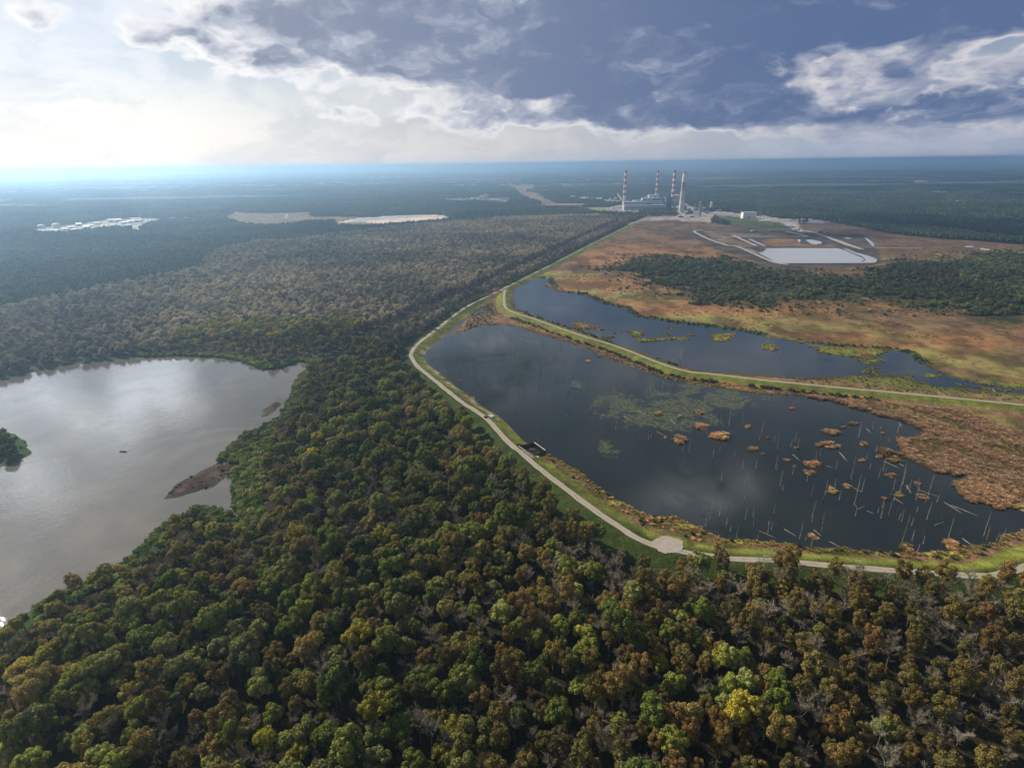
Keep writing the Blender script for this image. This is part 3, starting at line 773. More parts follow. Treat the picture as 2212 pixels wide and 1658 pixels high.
def water(name, base, rough, algae=None, mud=None, wave=0.25, facets=False):
    m, t, b = new_mat(name)
    g = t.n('ShaderNodeNewGeometry')
    pos = g.outputs['Position']
    c = base
    if mud is not None:
        n = t.noise(pos, 0.010, 6, 0.6, dist=1.5)
        c = t.mix(t.ss(n, 0.40, 0.66), base, mud)
    b.inputs['Roughness'].default_value = rough
    if algae is not None:
        n = t.noise(pos, 0.06, 9, 0.72, dist=0.8)
        n2 = t.noise(pos, 0.6, 3, 0.6)
        tot_ = None
        for (cx, cy), rx, ry in algae:
            sp = t.n('ShaderNodeSeparateXYZ'); t.put(sp.inputs[0], pos)
            u = t.m('DIVIDE', t.m('SUBTRACT', sp.outputs[0], cx), rx); v = t.m('DIVIDE', t.m('SUBTRACT', sp.outputs[1], cy), ry)
            e = t.m('EXPONENT', t.m('MULTIPLY', t.m('ADD', t.m('MULTIPLY', u, u), t.m('MULTIPLY', v, v)), -1.0))
            tot_ = e if tot_ is None else t.m('MAXIMUM', tot_, e)
        a = t.m('ADD', t.m('MULTIPLY', tot_, 0.32), t.m('MULTIPLY', n2, 0.10))
        a = t.ss(t.m('ADD', n, a), 0.73, 0.84)
        a = t.m('MULTIPLY', a, t.ss(t.noise(pos, 0.35, 5, 0.7), 0.40, 0.60, 0.12, 0.62))
        c = t.mix(a, c, (0.115, 0.125, 0.035))
        t.put(b.inputs['Roughness'], t.m('ADD', t.m('MULTIPLY', a, 0.6), rough))
    t.put(b.inputs['Base Color'], c)
    b.inputs['IOR'].default_value = 1.333
    w = t.noise(pos, 0.9, 5, 0.6)
    w2 = t.noise(pos, 0.06, 3, 0.5)
    gust = t.ss(t.noise(pos, 0.012, 4, 0.6, dist=2.0), 0.40, 0.62, 0.35, 1.25)
    bp = t.n('ShaderNodeBump'); t.put(bp.inputs['Strength'], t.m('MULTIPLY', gust, wave)); bp.inputs['Distance'].default_value = 0.35
    t.put(bp.inputs['Height'], w)
    if facets:
        b2 = t.n('ShaderNodeBump'); b2.inputs['Strength'].default_value = 0.16; b2.inputs['Distance'].default_value = 0.35
        t.put(b2.inputs['Height'], t.noise(pos, 0.40, 1, 0.5)); t.put(bp.inputs['Normal'], b2.outputs[0])
    t.put(b.inputs['Normal'], bp.outputs[0])
    return m
AL = [(G(1480, 870), 45, 55), (G(1350, 880), 32, 50), (G(1420, 905), 50, 34), (G(1560, 860), 45, 30), (G(1310, 965), 9, 16), (G(1250, 830), 14, 14), (G(1530, 830), 60, 14)]
WRIVER = water('muddy_river_water', (0.088, 0.084, 0.074), 0.02, mud=(0.135, 0.120, 0.098), wave=0.10, facets=True)
WPOND = water('dark_pond_water', (0.012, 0.018, 0.020), 0.03, algae=AL, wave=0.10)
WPOND2 = water('dark_marsh_water', (0.012, 0.020, 0.028), 0.04, wave=0.12)
WASH = water('pale_ash_water', (0.44, 0.44, 0.46), 0.12, wave=0.12)
build_ground()

def flat(name, poly, z, mat):
    me = bpy.data.meshes.new(name)
    import mathutils
    vs = [(float(x), float(y), z) for x, y in poly]
    tris = mathutils.geometry.tessellate_polygon([[Vector(v) for v in vs]])
    me.from_pydata(vs, [], [tuple(t_) for t_ in tris]); me.materials.append(mat); me.update()
    # face up
    if me.polygons[0].normal.z < 0: me.flip_normals()
    return tag(link(name, me), kind='structure')
flat('ash_pond_water', ASHW, 1.2, WASH)
flat('ash_channel_water', ASHW2, 1.3, WASH)
for q in ASHS: flat('ash_puddle_water', q, 1.25, WASH)
flat('far_river_water', RIVER2, 2.0, WASH)
flat('far_lake_water', LAKE, 6.0, WASH)
for q in PUD: flat('marsh_pool_water', q, 1.0, WASH)

def strip(name, line, w, z, mat, wn=0.0):
    line = np.asarray(line); n = len(line)
    t_ = np.gradient(line, axis=0); t_ /= np.linalg.norm(t_, axis=1)[:, None] + 1e-9
    nr = np.stack([-t_[:, 1], t_[:, 0]], 1)
    rows = []
    ks = (-1, -0.5, 0, 0.5, 1)
    for k in ks:
        ww = w / 2 * (1 + wn * (vn(line[:, 0] + k * 31, line[:, 1], 6, 3) - 0.5)) if abs(k) == 1 else w / 2
        p = line + nr * (k * ww)[:, None] if hasattr(ww, '__len__') else line + nr * k * ww
        rows.append(np.column_stack([p, np.full(n, z) + (0.0 if abs(k) == 1 else 0.02)]))
    V = np.concatenate(rows); F = []
    row_k = np.repeat(np.array(ks), n)
    for r in range(len(ks) - 1):
        for i in range(n - 1):
            F.append((r * n + i, (r + 1) * n + i, (r + 1) * n + i + 1, r * n + i + 1)[::-1])
    me = np_mesh(name, V, np.array(F), [mat])
    ca = me.color_attributes.new('rut', 'FLOAT_COLOR', 'POINT')
    ca.data.foreach_set('color', np.stack([np.abs(row_k), (row_k == 0) * 1.0, row_k * 0, row_k * 0 + 1], 1).astype(np.float32).ravel())
    return tag(link(name, me), kind='structure')
# gravel track with two worn wheel ruts
mt, tt, bb = new_mat('track_gravel')
gg = tt.n('ShaderNodeNewGeometry')
n_ = tt.noise(gg.outputs['Position'], 0.25, 6, 0.7); n2_ = tt.noise(gg.outputs['Position'], 2.5, 3, 0.6)
cc = tt.mix(tt.ss(n_, 0.3, 0.7), (0.27, 0.24, 0.20), (0.36, 0.32, 0.28))
cc = tt.mix(tt.ss(n2_, 0.45, 0.7), cc, (0.29, 0.25, 0.20))
ra = tt.n('ShaderNodeVertexColor'); ra.layer_name = 'rut'
rs = tt.n('ShaderNodeSeparateColor'); tt.put(rs.inputs[0], ra.outputs[0])
gr_ = tt.ss(tt.m('ADD', tt.m('MULTIPLY', rs.outputs[1], 0.42), tt.noise(gg.outputs['Position'], 0.12, 5, 0.7)), 0.66, 0.92)
ed_ = tt.ss(tt.m('ADD', tt.m('MULTIPLY', rs.outputs[0], 0.5), tt.noise(gg.outputs['Position'], 0.5, 4, 0.7)), 0.92, 1.08)
cc = tt.mix(tt.m('MULTIPLY', tt.m('MAXIMUM', gr_, ed_), 0.7), cc, (0.20, 0.18, 0.085))
tt.put(bb.inputs['Base Color'], cc); bb.inputs['Roughness'].default_value = 0.95
M['track'] = mt
strip('levee_track', smooth_line(ROAD1, 3), 4.3, 3.10, mt, 0.35)
strip('middle_levee_track', smooth_line(ROAD2[3:], 3), 3.6, 3.16, mt, 0.35)
ang = np.linspace(0, 2 * PI, 48, endpoint=False)
rad = 8.0 * (1 + 0.08 * np.sin(2 * ang + 1) + 0.05 * np.sin(5 * ang) + np.random.default_rng(3).uniform(-.05, .05, 48))
flat('gravel_turnaround', np.column_stack([TURN[0] + rad * np.cos(ang), TURN[1] + rad * np.sin(ang)]), 3.20, mt)
# haul roads in the ash area and far dirt roads
for nm, pts, w in (('ash_haul_road', cA([(430, 228), (350, 240), (400, 275), (500, 320), (640, 368), (740, 382), (900, 450), (1060, 520), (1200, 545)]), 9),
                   ('ash_haul_road', cA([(700, 278), (800, 325), (910, 375)]), 9), ('ash_haul_road', cA([(1330, 235), (1480, 270), (1700, 355), (1860, 405)]), 12),
                   ('ash_haul_road', cA([(1420, 250), (1560, 295), (1700, 345), (1800, 378), (1980, 390)]), 6), ('ash_haul_road', cA([(640, 292), (900, 291), (1370, 291)]), 8),
                   ('ash_haul_road', cA([(1180, 245), (1260, 262), (1370, 290)]), 14), ('marsh_road', cA([(1980, 390), (2150, 394), (2400, 398)]), 6),
                   ('field_road', cF([(135, 140), (150, 155), (280, 160)]), 8), ('field_road', cF([(520, 150), (590, 165), (600, 200), (820, 202), (1040, 196), (1230, 188)]), 8),
                   ('far_dirt_road', cF([(500, 405), (700, 375), (1000, 348), (1300, 322), (1600, 290), (2000, 255), (2212, 236)]), 9),
                   ('plant_road', cP([(330, 1022), (500, 985), (700, 945), (850, 950)]), 14)):
    strip(nm, smooth_line(P(pts), 6), w, 1.6, M['gravel'], 0.4)

# ------------------------------------------------------------------ trees: meshes
def ico(sub=1):
    import bmesh
    bm = bmesh.new(); bmesh.ops.create_icosphere(bm, subdivisions=sub, radius=1.0)
    v = np.array([x.co[:] for x in bm.verts]); f = np.array([[w.index for w in p.verts] for p in bm.faces]); bm.free()
    return v, f
ICO1 = ico(1); ICO2 = ico(2)
def quads(c, nrm, size, rng, aspect=1.0, jitter=0.6):
    """leaf clumps: small faces at c, turned roughly along nrm"""
    n = nrm + rng.normal(0, jitter, nrm.shape)
    n /= np.linalg.norm(n, axis=1)[:, None] + 1e-9
    r = rng.normal(0, 1, n.shape)
    a = np.cross(n, r); a /= np.linalg.norm(a, axis=1)[:, None] + 1e-9
    b = np.cross(n, a)
    s = (size * rng.uniform(0.6, 1.25, len(c)))[:, None]
    k = rng.uniform(-0.25, 0.25, (4, len(c), 1))
    p0 = c - a * s * (0.5 + k[0]) - b * s * 0.5 * aspect
    p1 = c + a * s * 0.5 - b * s * (0.5 + k[1]) * aspect
    p2 = c + a * s * (0.5 + k[2]) + b * s * 0.5 * aspect
    p3 = c - a * s * 0.5 + b * s * (0.5 + k[3]) * aspect
    V = np.stack([p0, p1, p2, p3], 1).reshape(-1, 3)
    return V, np.arange(len(V)).reshape(-1, 4)
def lobes_for(kind, rng):
    """lobe centres and radii of a crown about 10 m wide, its base near z=0"""
    L = []
    if kind == 'broad':
        ns = rng.integers(1, 4)
        for j in range(ns):
            a0 = rng.uniform(0, 2 * PI); off = 0 if ns == 1 else rng.uniform(1.6, 3.0)
            cx, cy = off * math.cos(a0), off * math.sin(a0)
            RX = rng.uniform(3.6, 4.6) if ns == 1 else rng.uniform(2.4, 3.5)
            RZ = RX * rng.uniform(.75, 1.1); zc = 3.6 + rng.uniform(-.9, 1.4)
            n = 16 if ns == 1 else 11
            for i in range(n):
                u = (i + 0.5) / n
                ph = i * 2.399 + rng.uniform(-0.7, 0.7)
                ct = 1 - 1.45 * u
                st = math.sqrt(max(0, 1 - ct * ct))
                k = rng.uniform(0.60, 1.08)
                L.append((cx + st * math.cos(ph) * RX * k, cy + st * math.sin(ph) * RX * k, zc + ct * RZ * k, rng.uniform(.85, 1.75)))
            L.append((cx, cy, zc - .3, RX * .66))
    elif kind == 'cypress':
        n = 15; RX = 3.1 * rng.uniform(0.85, 1.15); H = 9.0
        for i in range(n):
            u = (i + 0.5) / n
            ph = i * 2.399 + rng.uniform(-0.6, 0.6)
            w = (math.sin(PI * min(1, (1 - u) * 0.86 + 0.12)) ** 0.7) * RX
            L.append((w * 0.72 * math.cos(ph), w * 0.72 * math.sin(ph), 0.8 + u * (H - 1.6), rng.uniform(0.95, 1.6) * (1.1 - 0.35 * u)))
    elif kind == 'low':
        for i in range(7):
            ph = i * 2.399
            r = rng.uniform(0.2, 1.5)
            L.append((r * math.cos(ph), r * math.sin(ph), rng.uniform(0.7, 1.6), rng.uniform(0.8, 1.3)))
    return np.array(L)
def crown(name, kind, mat, seed, nleaf=2600, leaf=0.46, core=0.80, vary=0.10, jitter=0.55, lod=False):
    rng = np.random.default_rng(seed)
    L = lobes_for(kind, rng)
    Vs = []; F3 = []; F4 = []; off = 0
    iv, if_ = ICO1
    if core > 0:
        for x, y, z, r in L:
            d = iv * (1 + rng.uniform(-vary, vary, (len(iv), 1)))
            Vs.append(d * r * core + np.array([x, y, z])); F3.append(if_ + off); off += len(iv)
    area = L[:, 3] ** 2; cnt = (nleaf * area / area.sum()).astype(int)
    pc = []; pn = []
    for (x, y, z, r), k in zip(L, cnt):
        d = rng.normal(0, 1, (int(k * 1.7), 3)); d /= np.linalg.norm(d, axis=1)[:, None]
        d = d[d[:, 2] > -0.55]
        rr = r * (rng.uniform(0.84, 1.10, len(d)))[:, None]
        p = d * rr + np.array([x, y, z])
        keep = np.ones(len(p), bool)
        for x2, y2, z2, r2 in L:
            if (x2, y2, z2) == (x, y, z): continue
            keep &= ((p - np.array([x2, y2, z2])) ** 2).sum(1) > (r2 * 0.86) ** 2
        pc.append(p[keep][:k]); pn.append(d[keep][:k])
    pc = np.concatenate(pc); pn = np.concatenate(pn)
    v, f = quads(pc, pn, leaf, rng, 1.0, jitter)
    Vs.append(v); F4.append(f + off)
    return np_mesh(name, np.concatenate(Vs), [np.concatenate(F3)] + F4 if F3 else F4, [mat])
def bare_crown(name, mat, seed, n1=8, n2=6, n3=6, h=9.0, spread=0.75, wid=1.0, tufts=0, tmat=None):
    rng = np.random.default_rng(seed)
    V = []; F = []
    def blade(a, b, w0, w1):
        d = b - a; L = np.linalg.norm(d) + 1e-9; d = d / L
        s = np.cross(d, rng.normal(0, 1, 3)); s /= np.linalg.norm(s) + 1e-9
        t = np.cross(d, s)
        i = len(V)
        for k in range(3):
            an = 2 * PI * k / 3
            V.append(a + (s * math.cos(an) + t * math.sin(an)) * w0)
        for k in range(3):
            an = 2 * PI * k / 3
            V.append(b + (s * math.cos(an) + t * math.sin(an)) * w1)
        for k in range(3):
            k2 = (k + 1) % 3
            F.append((i + k, i + k2, i + 3 + k2, i + 3 + k))
    base = np.array([0, 0, 0.0]); topp = np.array([rng.uniform(-.5, .5), rng.uniform(-.5, .5), h * 0.6])
    blade(base, topp, 0.20 * wid, 0.10 * wid)
    for i in range(n1):
        ph = i * 2.399 + rng.uniform(-.4, .4); z0 = rng.uniform(0.05, 0.6) * h
        a = base + (topp - base) * (z0 / (h * 0.6)) if z0 < h * 0.6 else topp
        out = rng.uniform(0.35, 1.0) * spread * h * 0.5
        b = a + np.array([math.cos(ph) * out, math.sin(ph) * out, rng.uniform(0.18, 0.48) * h])
        blade(a, b, 0.11 * wid, 0.06 * wid)
        for j in range(n2):
            t = rng.uniform(0.3, 1.0); p = a + (b - a) * t
            q = p + np.array([math.cos(ph + rng.uniform(-1.5, 1.5)), math.sin(ph + rng.uniform(-1.5, 1.5)), rng.uniform(0.4, 1.3)]) * rng.uniform(0.7, 1.7)
            blade(p, q, 0.060 * wid, 0.035 * wid)
            for k in range(n3):
                t2 = rng.uniform(0.2, 1.0); p2 = p + (q - p) * t2
                dd = rng.normal(0, 1, 3); dd[2] = abs(dd[2]) * 0.9; dd /= np.linalg.norm(dd)
                blade(p2, p2 + dd * rng.uniform(0.6, 1.25), 0.038 * wid, 0.016 * wid)
    V = np.array(V); F = np.array(F)
    return np_mesh(name, V, [F], [mat])
def fuzzy(name, mat, seed, n=260, rx=3.2, hz=6.0, size=0.9, up=2.2):
    """fine leafless canopy seen from afar: thin upright sprays round a few cores"""
    rng = np.random.default_rng(seed)
    d = rng.normal(0, 1, (n, 3)); d /= np.linalg.norm(d, axis=1)[:, None]
    d[:, 2] = np.abs(d[:, 2])
    c = d * np.array([rx, rx, hz * 0.55]) * rng.uniform(0.5, 1.03, (n, 1)) + np.array([0, 0, hz * 0.42])
    nrm = np.cross(d, rng.normal(0, 1, d.shape)); nrm /= np.linalg.norm(nrm, axis=1)[:, None]
    a = d * np.array([0.5, 0.5, 1.0]) + rng.normal(0, 0.25, d.shape); a /= np.linalg.norm(a, axis=1)[:, None]
    b = np.cross(nrm, a); b /= np.linalg.norm(b, axis=1)[:, None] + 1e-9
    s = size * rng.uniform(0.6, 1.3, (n, 1))
    V = np.stack([c - a * s * 0.5 * up - b * s * 0.12, c - a * s * 0.5 * up + b * s * 0.12, c + a * s * 0.5 * up + b * s * 0.26, c + a * s * 0.5 * up - b * s * 0.26], 1).reshape(-1, 3)
    iv, if_ = ICO1
    core = iv * np.array([rx * 0.62, rx * 0.62, hz * 0.36]) * (1 + rng.uniform(-.15, .15, (len(iv), 1))) + np.array([0, 0, hz * 0.40])
    return np_mesh(name, np.concatenate([V, core]), [if_ + len(V), np.arange(len(V)).reshape(-1, 4)], [mat])
def trunk_mesh(name, h, r, seed, mat, limbs=3):
    rng = random.Random(seed); mb = MB()
    bend = [(rng.uniform(-.3, .3) * t, rng.uniform(-.3, .3) * t, h * t) for t in (0, .35, .7, 1)]
    mb.tube([(0, 0, -0.6)] + bend[1:], [r * 1.5, r, r * .8, r * .55], 6, False)
    for i in range(limbs):
        a = rng.uniform(0, 2 * PI); z = h * rng.uniform(.72, .95)
        mb.tube([(0, 0, z), (math.cos(a) * 1.6, math.sin(a) * 1.6, z + 1.8), (math.cos(a) * 2.6, math.sin(a) * 2.6, z + 3.6)], [r * .5, r * .3, r * .15], 4, False)
    me = bpy.data.meshes.new(name); me.from_pydata(mb.v, [], mb.f); me.materials.append(mat); me.update()
    return me
def blob_tree(name, mat, seed, rx=3.6, h=9.0, n=90, leaf=1.5):
    """cheap far tree: one rough core and coarse clumps"""
    rng = np.random.default_rng(seed)
    iv, if_ = ICO1
    core = iv * np.array([rx * .8, rx * .8, h * .36]) * (1 + rng.uniform(-.28, .28, (len(iv), 1))) + np.array([0, 0, h * .55])
    d = rng.normal(0, 1, (n, 3)); d /= np.linalg.norm(d, axis=1)[:, None]; d = d[d[:, 2] > -.3]
    c = d * np.array([rx, rx, h * .45]) * rng.uniform(.7, 1.12, (len(d), 1)) + np.array([0, 0, h * .55])
    v, f = quads(c, d, leaf, rng, 1.0, .5)
    return np_mesh(name, np.concatenate([core, v]), [if_, f + len(core)], [mat])
def patch(name, mat, seed, size=60.0, n=46):
    rng = np.random.default_rng(seed); V = []; F = []; off = 0
    iv, if_ = ICO1
    iv2 = iv[iv[:, 2] > -0.9]
    for i in range(n):
        x, y = rng.uniform(-size / 2, size / 2, 2); r = rng.uniform(3.2, 6.0); h = rng.uniform(8, 16)
        V.append(iv * np.array([r, r, h * .55]) * (1 + rng.uniform(-.25, .25, (len(iv), 1))) + np.array([x, y, h * .5])); F.append(if_ + off); off += len(iv)
    return np_mesh(name, np.concatenate(V), [np.concatenate(F)], [mat])

KIND = {}
KIND['broad'] = [crown('broadleaf_crown', 'broad', M['green'], 100 + i) for i in range(9)]
KIND['olive'] = [crown('olive_crown', 'broad', M['olive'], 130 + i, 2300, .44, .72) for i in range(4)]
KIND['yellow'] = [crown('yellow_crown', 'broad', M['yellow'], 160 + i, 1700, .5, .72) for i in range(3)]
KIND['cypress'] = [crown('cypress_crown', 'cypress', M['rust'], 200 + i, 2300, .36, .62, .14, .9) for i in range(6)]
KIND['bare'] = [bare_crown('bare_crown', M['twig'], 240 + i, 10, 7, 8, 9.0, .85) for i in range(6)]
ZC = {'broad': 6.0, 'olive': 6.0, 'yellow': 6.0, 'cypress': 5.5, 'bare': 5.0}     # trunk height below the crown
TRUNK = {k: trunk_mesh('tree_trunk', ZC[k] + 1.5, .26, i, M['bark']) for i, k in enumerate(ZC)}

# ------------------------------------------------------------------ where trees stand
def land_ok(X, Y, margin=3.0):
    f = fields(X, Y)
    a = f
    ok = ((f['river'] > margin + 7 + 3 * (fbm(X, Y, 25, 62) - .3)) | (f['isl'] < -3)) & (f['canal'] > 3)
    D = np.hypot(X, Y)
    gr = np.where(Y < 500, 21.0, np.where(Y > 700, 12.0, 16.0))
    gr = np.where((X > 85) & (Y < 400), 7.5, gr)
    ok &= f['d1'] > gr + 3 * (fbm(X, Y, 12, 61) - 0.5)
    ok &= f['marsh'] > 2
    ok &= f['bar'] > 5
    ok &= sdf(REEDP, X, Y, 20) > 2
    ok &= np.hypot(X - TURN[0], Y - TURN[1]) > 21
    ok &= (sdf(YARD, X, Y, 30) > 4) | (sdf(TLINE, X, Y, 30) < 0)
    for q in (TOWN, FIELD, FGREEN, PAD, CORR, CORR2, GRASSW, WHS, SILOS, EAST, ASHA, RIVER2, LAKE, LAWN):
        ok &= sdf(q, X, Y, 30) > 4
    return ok, f
def jgrid(d0, d1, sp, amax=49.0, seed=0, jit=0.42):
    rng = np.random.default_rng(seed)
    ax = d1 * math.sin(R(amax))
    nx = int(2 * ax / sp); ny = int(d1 / sp)
    X, Y = np.meshgrid((np.arange(nx) - nx / 2) * sp, (np.arange(ny) + 0.5) * sp)
    X = X + (np.arange(ny)[:, None] % 2) * sp / 2
    X = (X + rng.uniform(-jit, jit, X.shape) * sp).ravel(); Y = (Y + rng.uniform(-jit, jit, Y.shape) * sp).ravel()
    D = np.hypot(X, Y); A = np.degrees(np.arctan2(X, Y))
    k = (D >= d0) & (D < d1) & (np.abs(A) < amax)
    return X[k], Y[k], rng
def behind_cam(seed=5):
    pass

# near wood
X, Y, rng = jgrid(95, 760, 6.5, 52.0, 3, .55)
ok, f = land_ok(X, Y)
X, Y = X[ok], Y[ok]
sw = sdf(SWAMP, X, Y, 40); kn = sdf(KNOLL, X, Y, 40)
rivd = f['riv0'][ok]; d1_ = f['d1'][ok]; isl_ = f['isl'][ok]
strp = (d1_ < 55) & (Y > 560)
n = len(X)
u = rng.random(n)
big = fbm(X, Y, 95, 71, 3); big2 = fbm(X, Y, 60, 73, 3)
# share of rusty cypress and bare trees grows to the right, green to the left
wr = sstep(X + (big - .5) * 260, -50, 110) * sstep(Y, 420, 300) * 0.70
wr = np.maximum(wr, sstep(big, .58, .70) * 0.42)
wb = 0.15 + 0.22 * sstep(big2, .55, .70) + 0.16 * sstep(X, 40, 160)
wr = np.where(strp, 0.12, wr); wb = np.where(strp, 0.25, wb)
insw = (sw < 0) & (kn > 0)
kind = np.full(n, 'broad', dtype=object)
u2 = rng.random(n)
kind[u2 < 0.22] = 'olive'
kind[u2 > 0.955] = 'yellow'
nearriv = (rivd < 45)
kind[nearriv & (u2 < 0.62)] = 'olive'
kind[(kn < 0) & (u2 < 0.6)] = 'olive'
kind[(kn < 0) & (u2 > 0.80)] = 'yellow'
kind[u < wr + wb] = 'bare'
kind[u < wr * (1 - wb)] = 'cypress'
kind[(isl_ < 3)] = 'broad'
kind[insw] = 'swamp'
kind[strp & (rng.random(n) < sstep(Y, 560, 680) * .85)] = 'swamp'
Sc = rng.uniform(.58, 1.18, n) * np.where(kind == 'cypress', 1.12, 1.0) * np.where(kind == 'bare', 0.92, 1.0)
Sc = np.where(nearriv & (Y < 700), Sc * .72, Sc)
Sc = np.where(rng.random(n) < .15, Sc * .6, Sc)
Sc = np.where((rng.random(n) < .10) & (kind == 'broad'), Sc * 1.30, Sc)
Zs = rng.uniform(.80, 1.28, n)
Rz = rng.uniform(0, 2 * PI, n)
D = np.hypot(X, Y)
near_tree_xy = (X, Y)
ZONES = [(lambda x, y: (y > 560) & (x > -60), 'in the grey tree row along the straight levee'),
         (lambda x, y: sdf(ISLAND, np.array([x]), np.array([y]))[0] < 8, 'on the wooded point at the left edge of the river'),
         (lambda x, y: (x < -120) & (y > 330), 'in the wood beside the muddy river'),
         (lambda x, y: (x < -60), 'in the near wood at the lower left'),
         (lambda x, y: (x < 60) & (y > 260), 'in the wood between river and levee track'),
         (lambda x, y: (x > 60) & (y > 210), 'in the wood just below the levee track at the right'),
         (lambda x, y: (x > 60), 'in the near wood at the lower right'),
         (lambda x, y: True, 'in the near wood at the bottom centre')]
LAB = {'broad': ('lumpy green broadleaf tree', 'broadleaf_tree', 'green broadleaf trees'),
       'olive': ('olive brown broadleaf tree', 'olive_tree', 'olive brown broadleaf trees'),
       'yellow': ('bright yellow green tree', 'yellow_leafed_tree', 'yellow green trees'),
       'cypress': ('rusty brown feathery cypress', 'cypress_tree', 'rusty cypress trees'),
       'bare': ('leafless pale grey tree', 'bare_tree', 'leafless grey trees')}
def ground_z(x, y):
    a = np.array([x]); b = np.array([y])
    return 0.0
vis = np.zeros(n, bool)
Minv = np.array(CAMR.to_3x3()).T
def in_view(X, Y, Z=8.0, m=60):
    v = np.stack([X, Y, np.full(len(X), Z - CAMH)], 0); c = Minv @ v
    px = 1106 + FV * c[0] / -c[2]; py = 829 - FV * c[1] / -c[2]
    return (c[2] < 0) & (px > -m) & (px < 2212 + m) & (py < 1658 + m) & (py > -m), px, py
iv_, pxx, pyy = in_view(X, Y, 10.0, 25)
single = np.zeros(n, bool)
for kd in LAB:
    idx = np.where((kind == kd) & iv_)[0]
    idx = idx[np.argsort(D[idx])][:300]
    single[idx] = True
    lab, nm, grp = LAB[kd]
    tags = {}
    trunk_o = None
    for c_, i in enumerate(idx):
        x, y = float(X[i]), float(Y[i])
        me = KIND[kd][i % len(KIND[kd])]
        s = float(Sc[i]); zs = float(Zs[i])
        root = empty(nm, (x, y, -0.1), float(Rz[i]))
        root.scale = (s, s, s * zs)
        zone = [z for fn, z in ZONES if fn(x, y)][0]
        tag(root, lab + ' ' + zone, 'tree', grp + ' ' + zone)
        t_ = link('trunk', TRUNK[kd], root)
        cr_ = link('crown', me, root, (0, 0, ZC[kd]))
rest = ~single

# mid and far wood: points only
protos = []; pts = []
def addp(me, X, Y, s, zoff=0.0, rng=RNG, sz=None, tilt=0.0):
    n = len(X)
    pts.append((me, X, Y, s, np.full(n, zoff) if not hasattr(zoff, '__len__') else zoff, rng.uniform(0, 2 * PI, n), s if sz is None else sz))
STUFF = []
def scatter(name, label, cat, sets):
    """sets: list of (mesh, X, Y, scale, z, rot, zscale). One object; geometry nodes place the copies"""
    P_ = []; K = []; S = []; Q = []
    mes = []
    for me, X, Y, s, z, r, sz in sets:
        if len(X) == 0: continue
        if me not in mes: mes.append(me)
        P_.append(np.stack([X, Y, z], 1)); K.append(np.full(len(X), mes.index(me)))
        S.append(np.stack([s, s, sz], 1)); Q.append(np.stack([np.zeros(len(X)), np.zeros(len(X)), r], 1))
    if not P_: return
    P_ = np.concatenate(P_).astype(np.float32); K = np.concatenate(K).astype(np.int32); S = np.concatenate(S).astype(np.float32); Q = np.concatenate(Q).astype(np.float32)
    me = bpy.data.meshes.new(name); me.vertices.add(len(P_)); me.vertices.foreach_set('co', P_.ravel())
    a = me.attributes.new('kind_id', 'INT', 'POINT'); a.data.foreach_set('value', K)
    a = me.attributes.new('size', 'FLOAT_VECTOR', 'POINT'); a.data.foreach_set('vector', S.ravel())
    a = me.attributes.new('turn', 'FLOAT_VECTOR', 'POINT'); a.data.foreach_set('vector', Q.ravel())
    o = link(name, me)
    ng = bpy.data.node_groups.new(name, 'GeometryNodeTree')
    ng.interface.new_socket('Geometry', in_out='INPUT', socket_type='NodeSocketGeometry')
    ng.interface.new_socket('Geometry', in_out='OUTPUT', socket_type='NodeSocketGeometry')
    N = ng.nodes; Lk = ng.links
    gi = N.new('NodeGroupInput'); go = N.new('NodeGroupOutput'); jn = N.new('GeometryNodeJoinGeometry')
    def attr(nm, ty):
        q = N.new('GeometryNodeInputNamedAttribute'); q.data_type = ty; q.inputs[0].default_value = nm
        return q.outputs[0]
    ks = attr('kind_id', 'INT'); sz = attr('size', 'FLOAT_VECTOR'); tn = attr('turn', 'FLOAT_VECTOR')
    for i, m_ in enumerate(mes):
        po = bpy.data.objects.new(m_.name, m_)      # source shape, not linked into the scene
        oi = N.new('GeometryNodeObjectInfo'); oi.inputs['Object'].default_value = po; oi.inputs['As Instance'].default_value = True
        ip = N.new('GeometryNodeInstanceOnPoints')
        cm = N.new('FunctionNodeCompare'); cm.data_type = 'INT'; cm.operation = 'EQUAL'
        ci = [s_ for s_ in cm.inputs if s_.type == 'INT']
        Lk.new(ks, ci[0]); ci[1].default_value = i
        Lk.new(gi.outputs[0], ip.inputs['Points']); Lk.new(cm.outputs[0], ip.inputs['Selection'])
        Lk.new(oi.outputs['Geometry'], ip.inputs['Instance']); Lk.new(sz, ip.inputs['Scale'])
        try:
            er = N.new('FunctionNodeEulerToRotation'); Lk.new(tn, er.inputs[0]); Lk.new(er.outputs[0], ip.inputs['Rotation'])
        except Exception:
            Lk.new(tn, ip.inputs['Rotation'])
        Lk.new(ip.outputs[0], jn.inputs[0])
    Lk.new(jn.outputs[0], go.inputs[0])
    md = o.modifiers.new('scatter', 'NODES'); md.node_group = ng
    tag(o, label, cat, kind='stuff')
    return o
def split(meshes, X, Y, s, z, rng, sz=None):
    k = rng.integers(0, len(meshes), len(X)); out = []
    if sz is None: sz = s
    z = np.full(len(X), z) if not hasattr(z, '__len__') else z
    r = rng.uniform(0, 2 * PI, len(X))
    for i, me in enumerate(meshes):
        q = k == i
        out.append((me, X[q], Y[q], s[q], z[q], r[q], sz[q]))
    return out
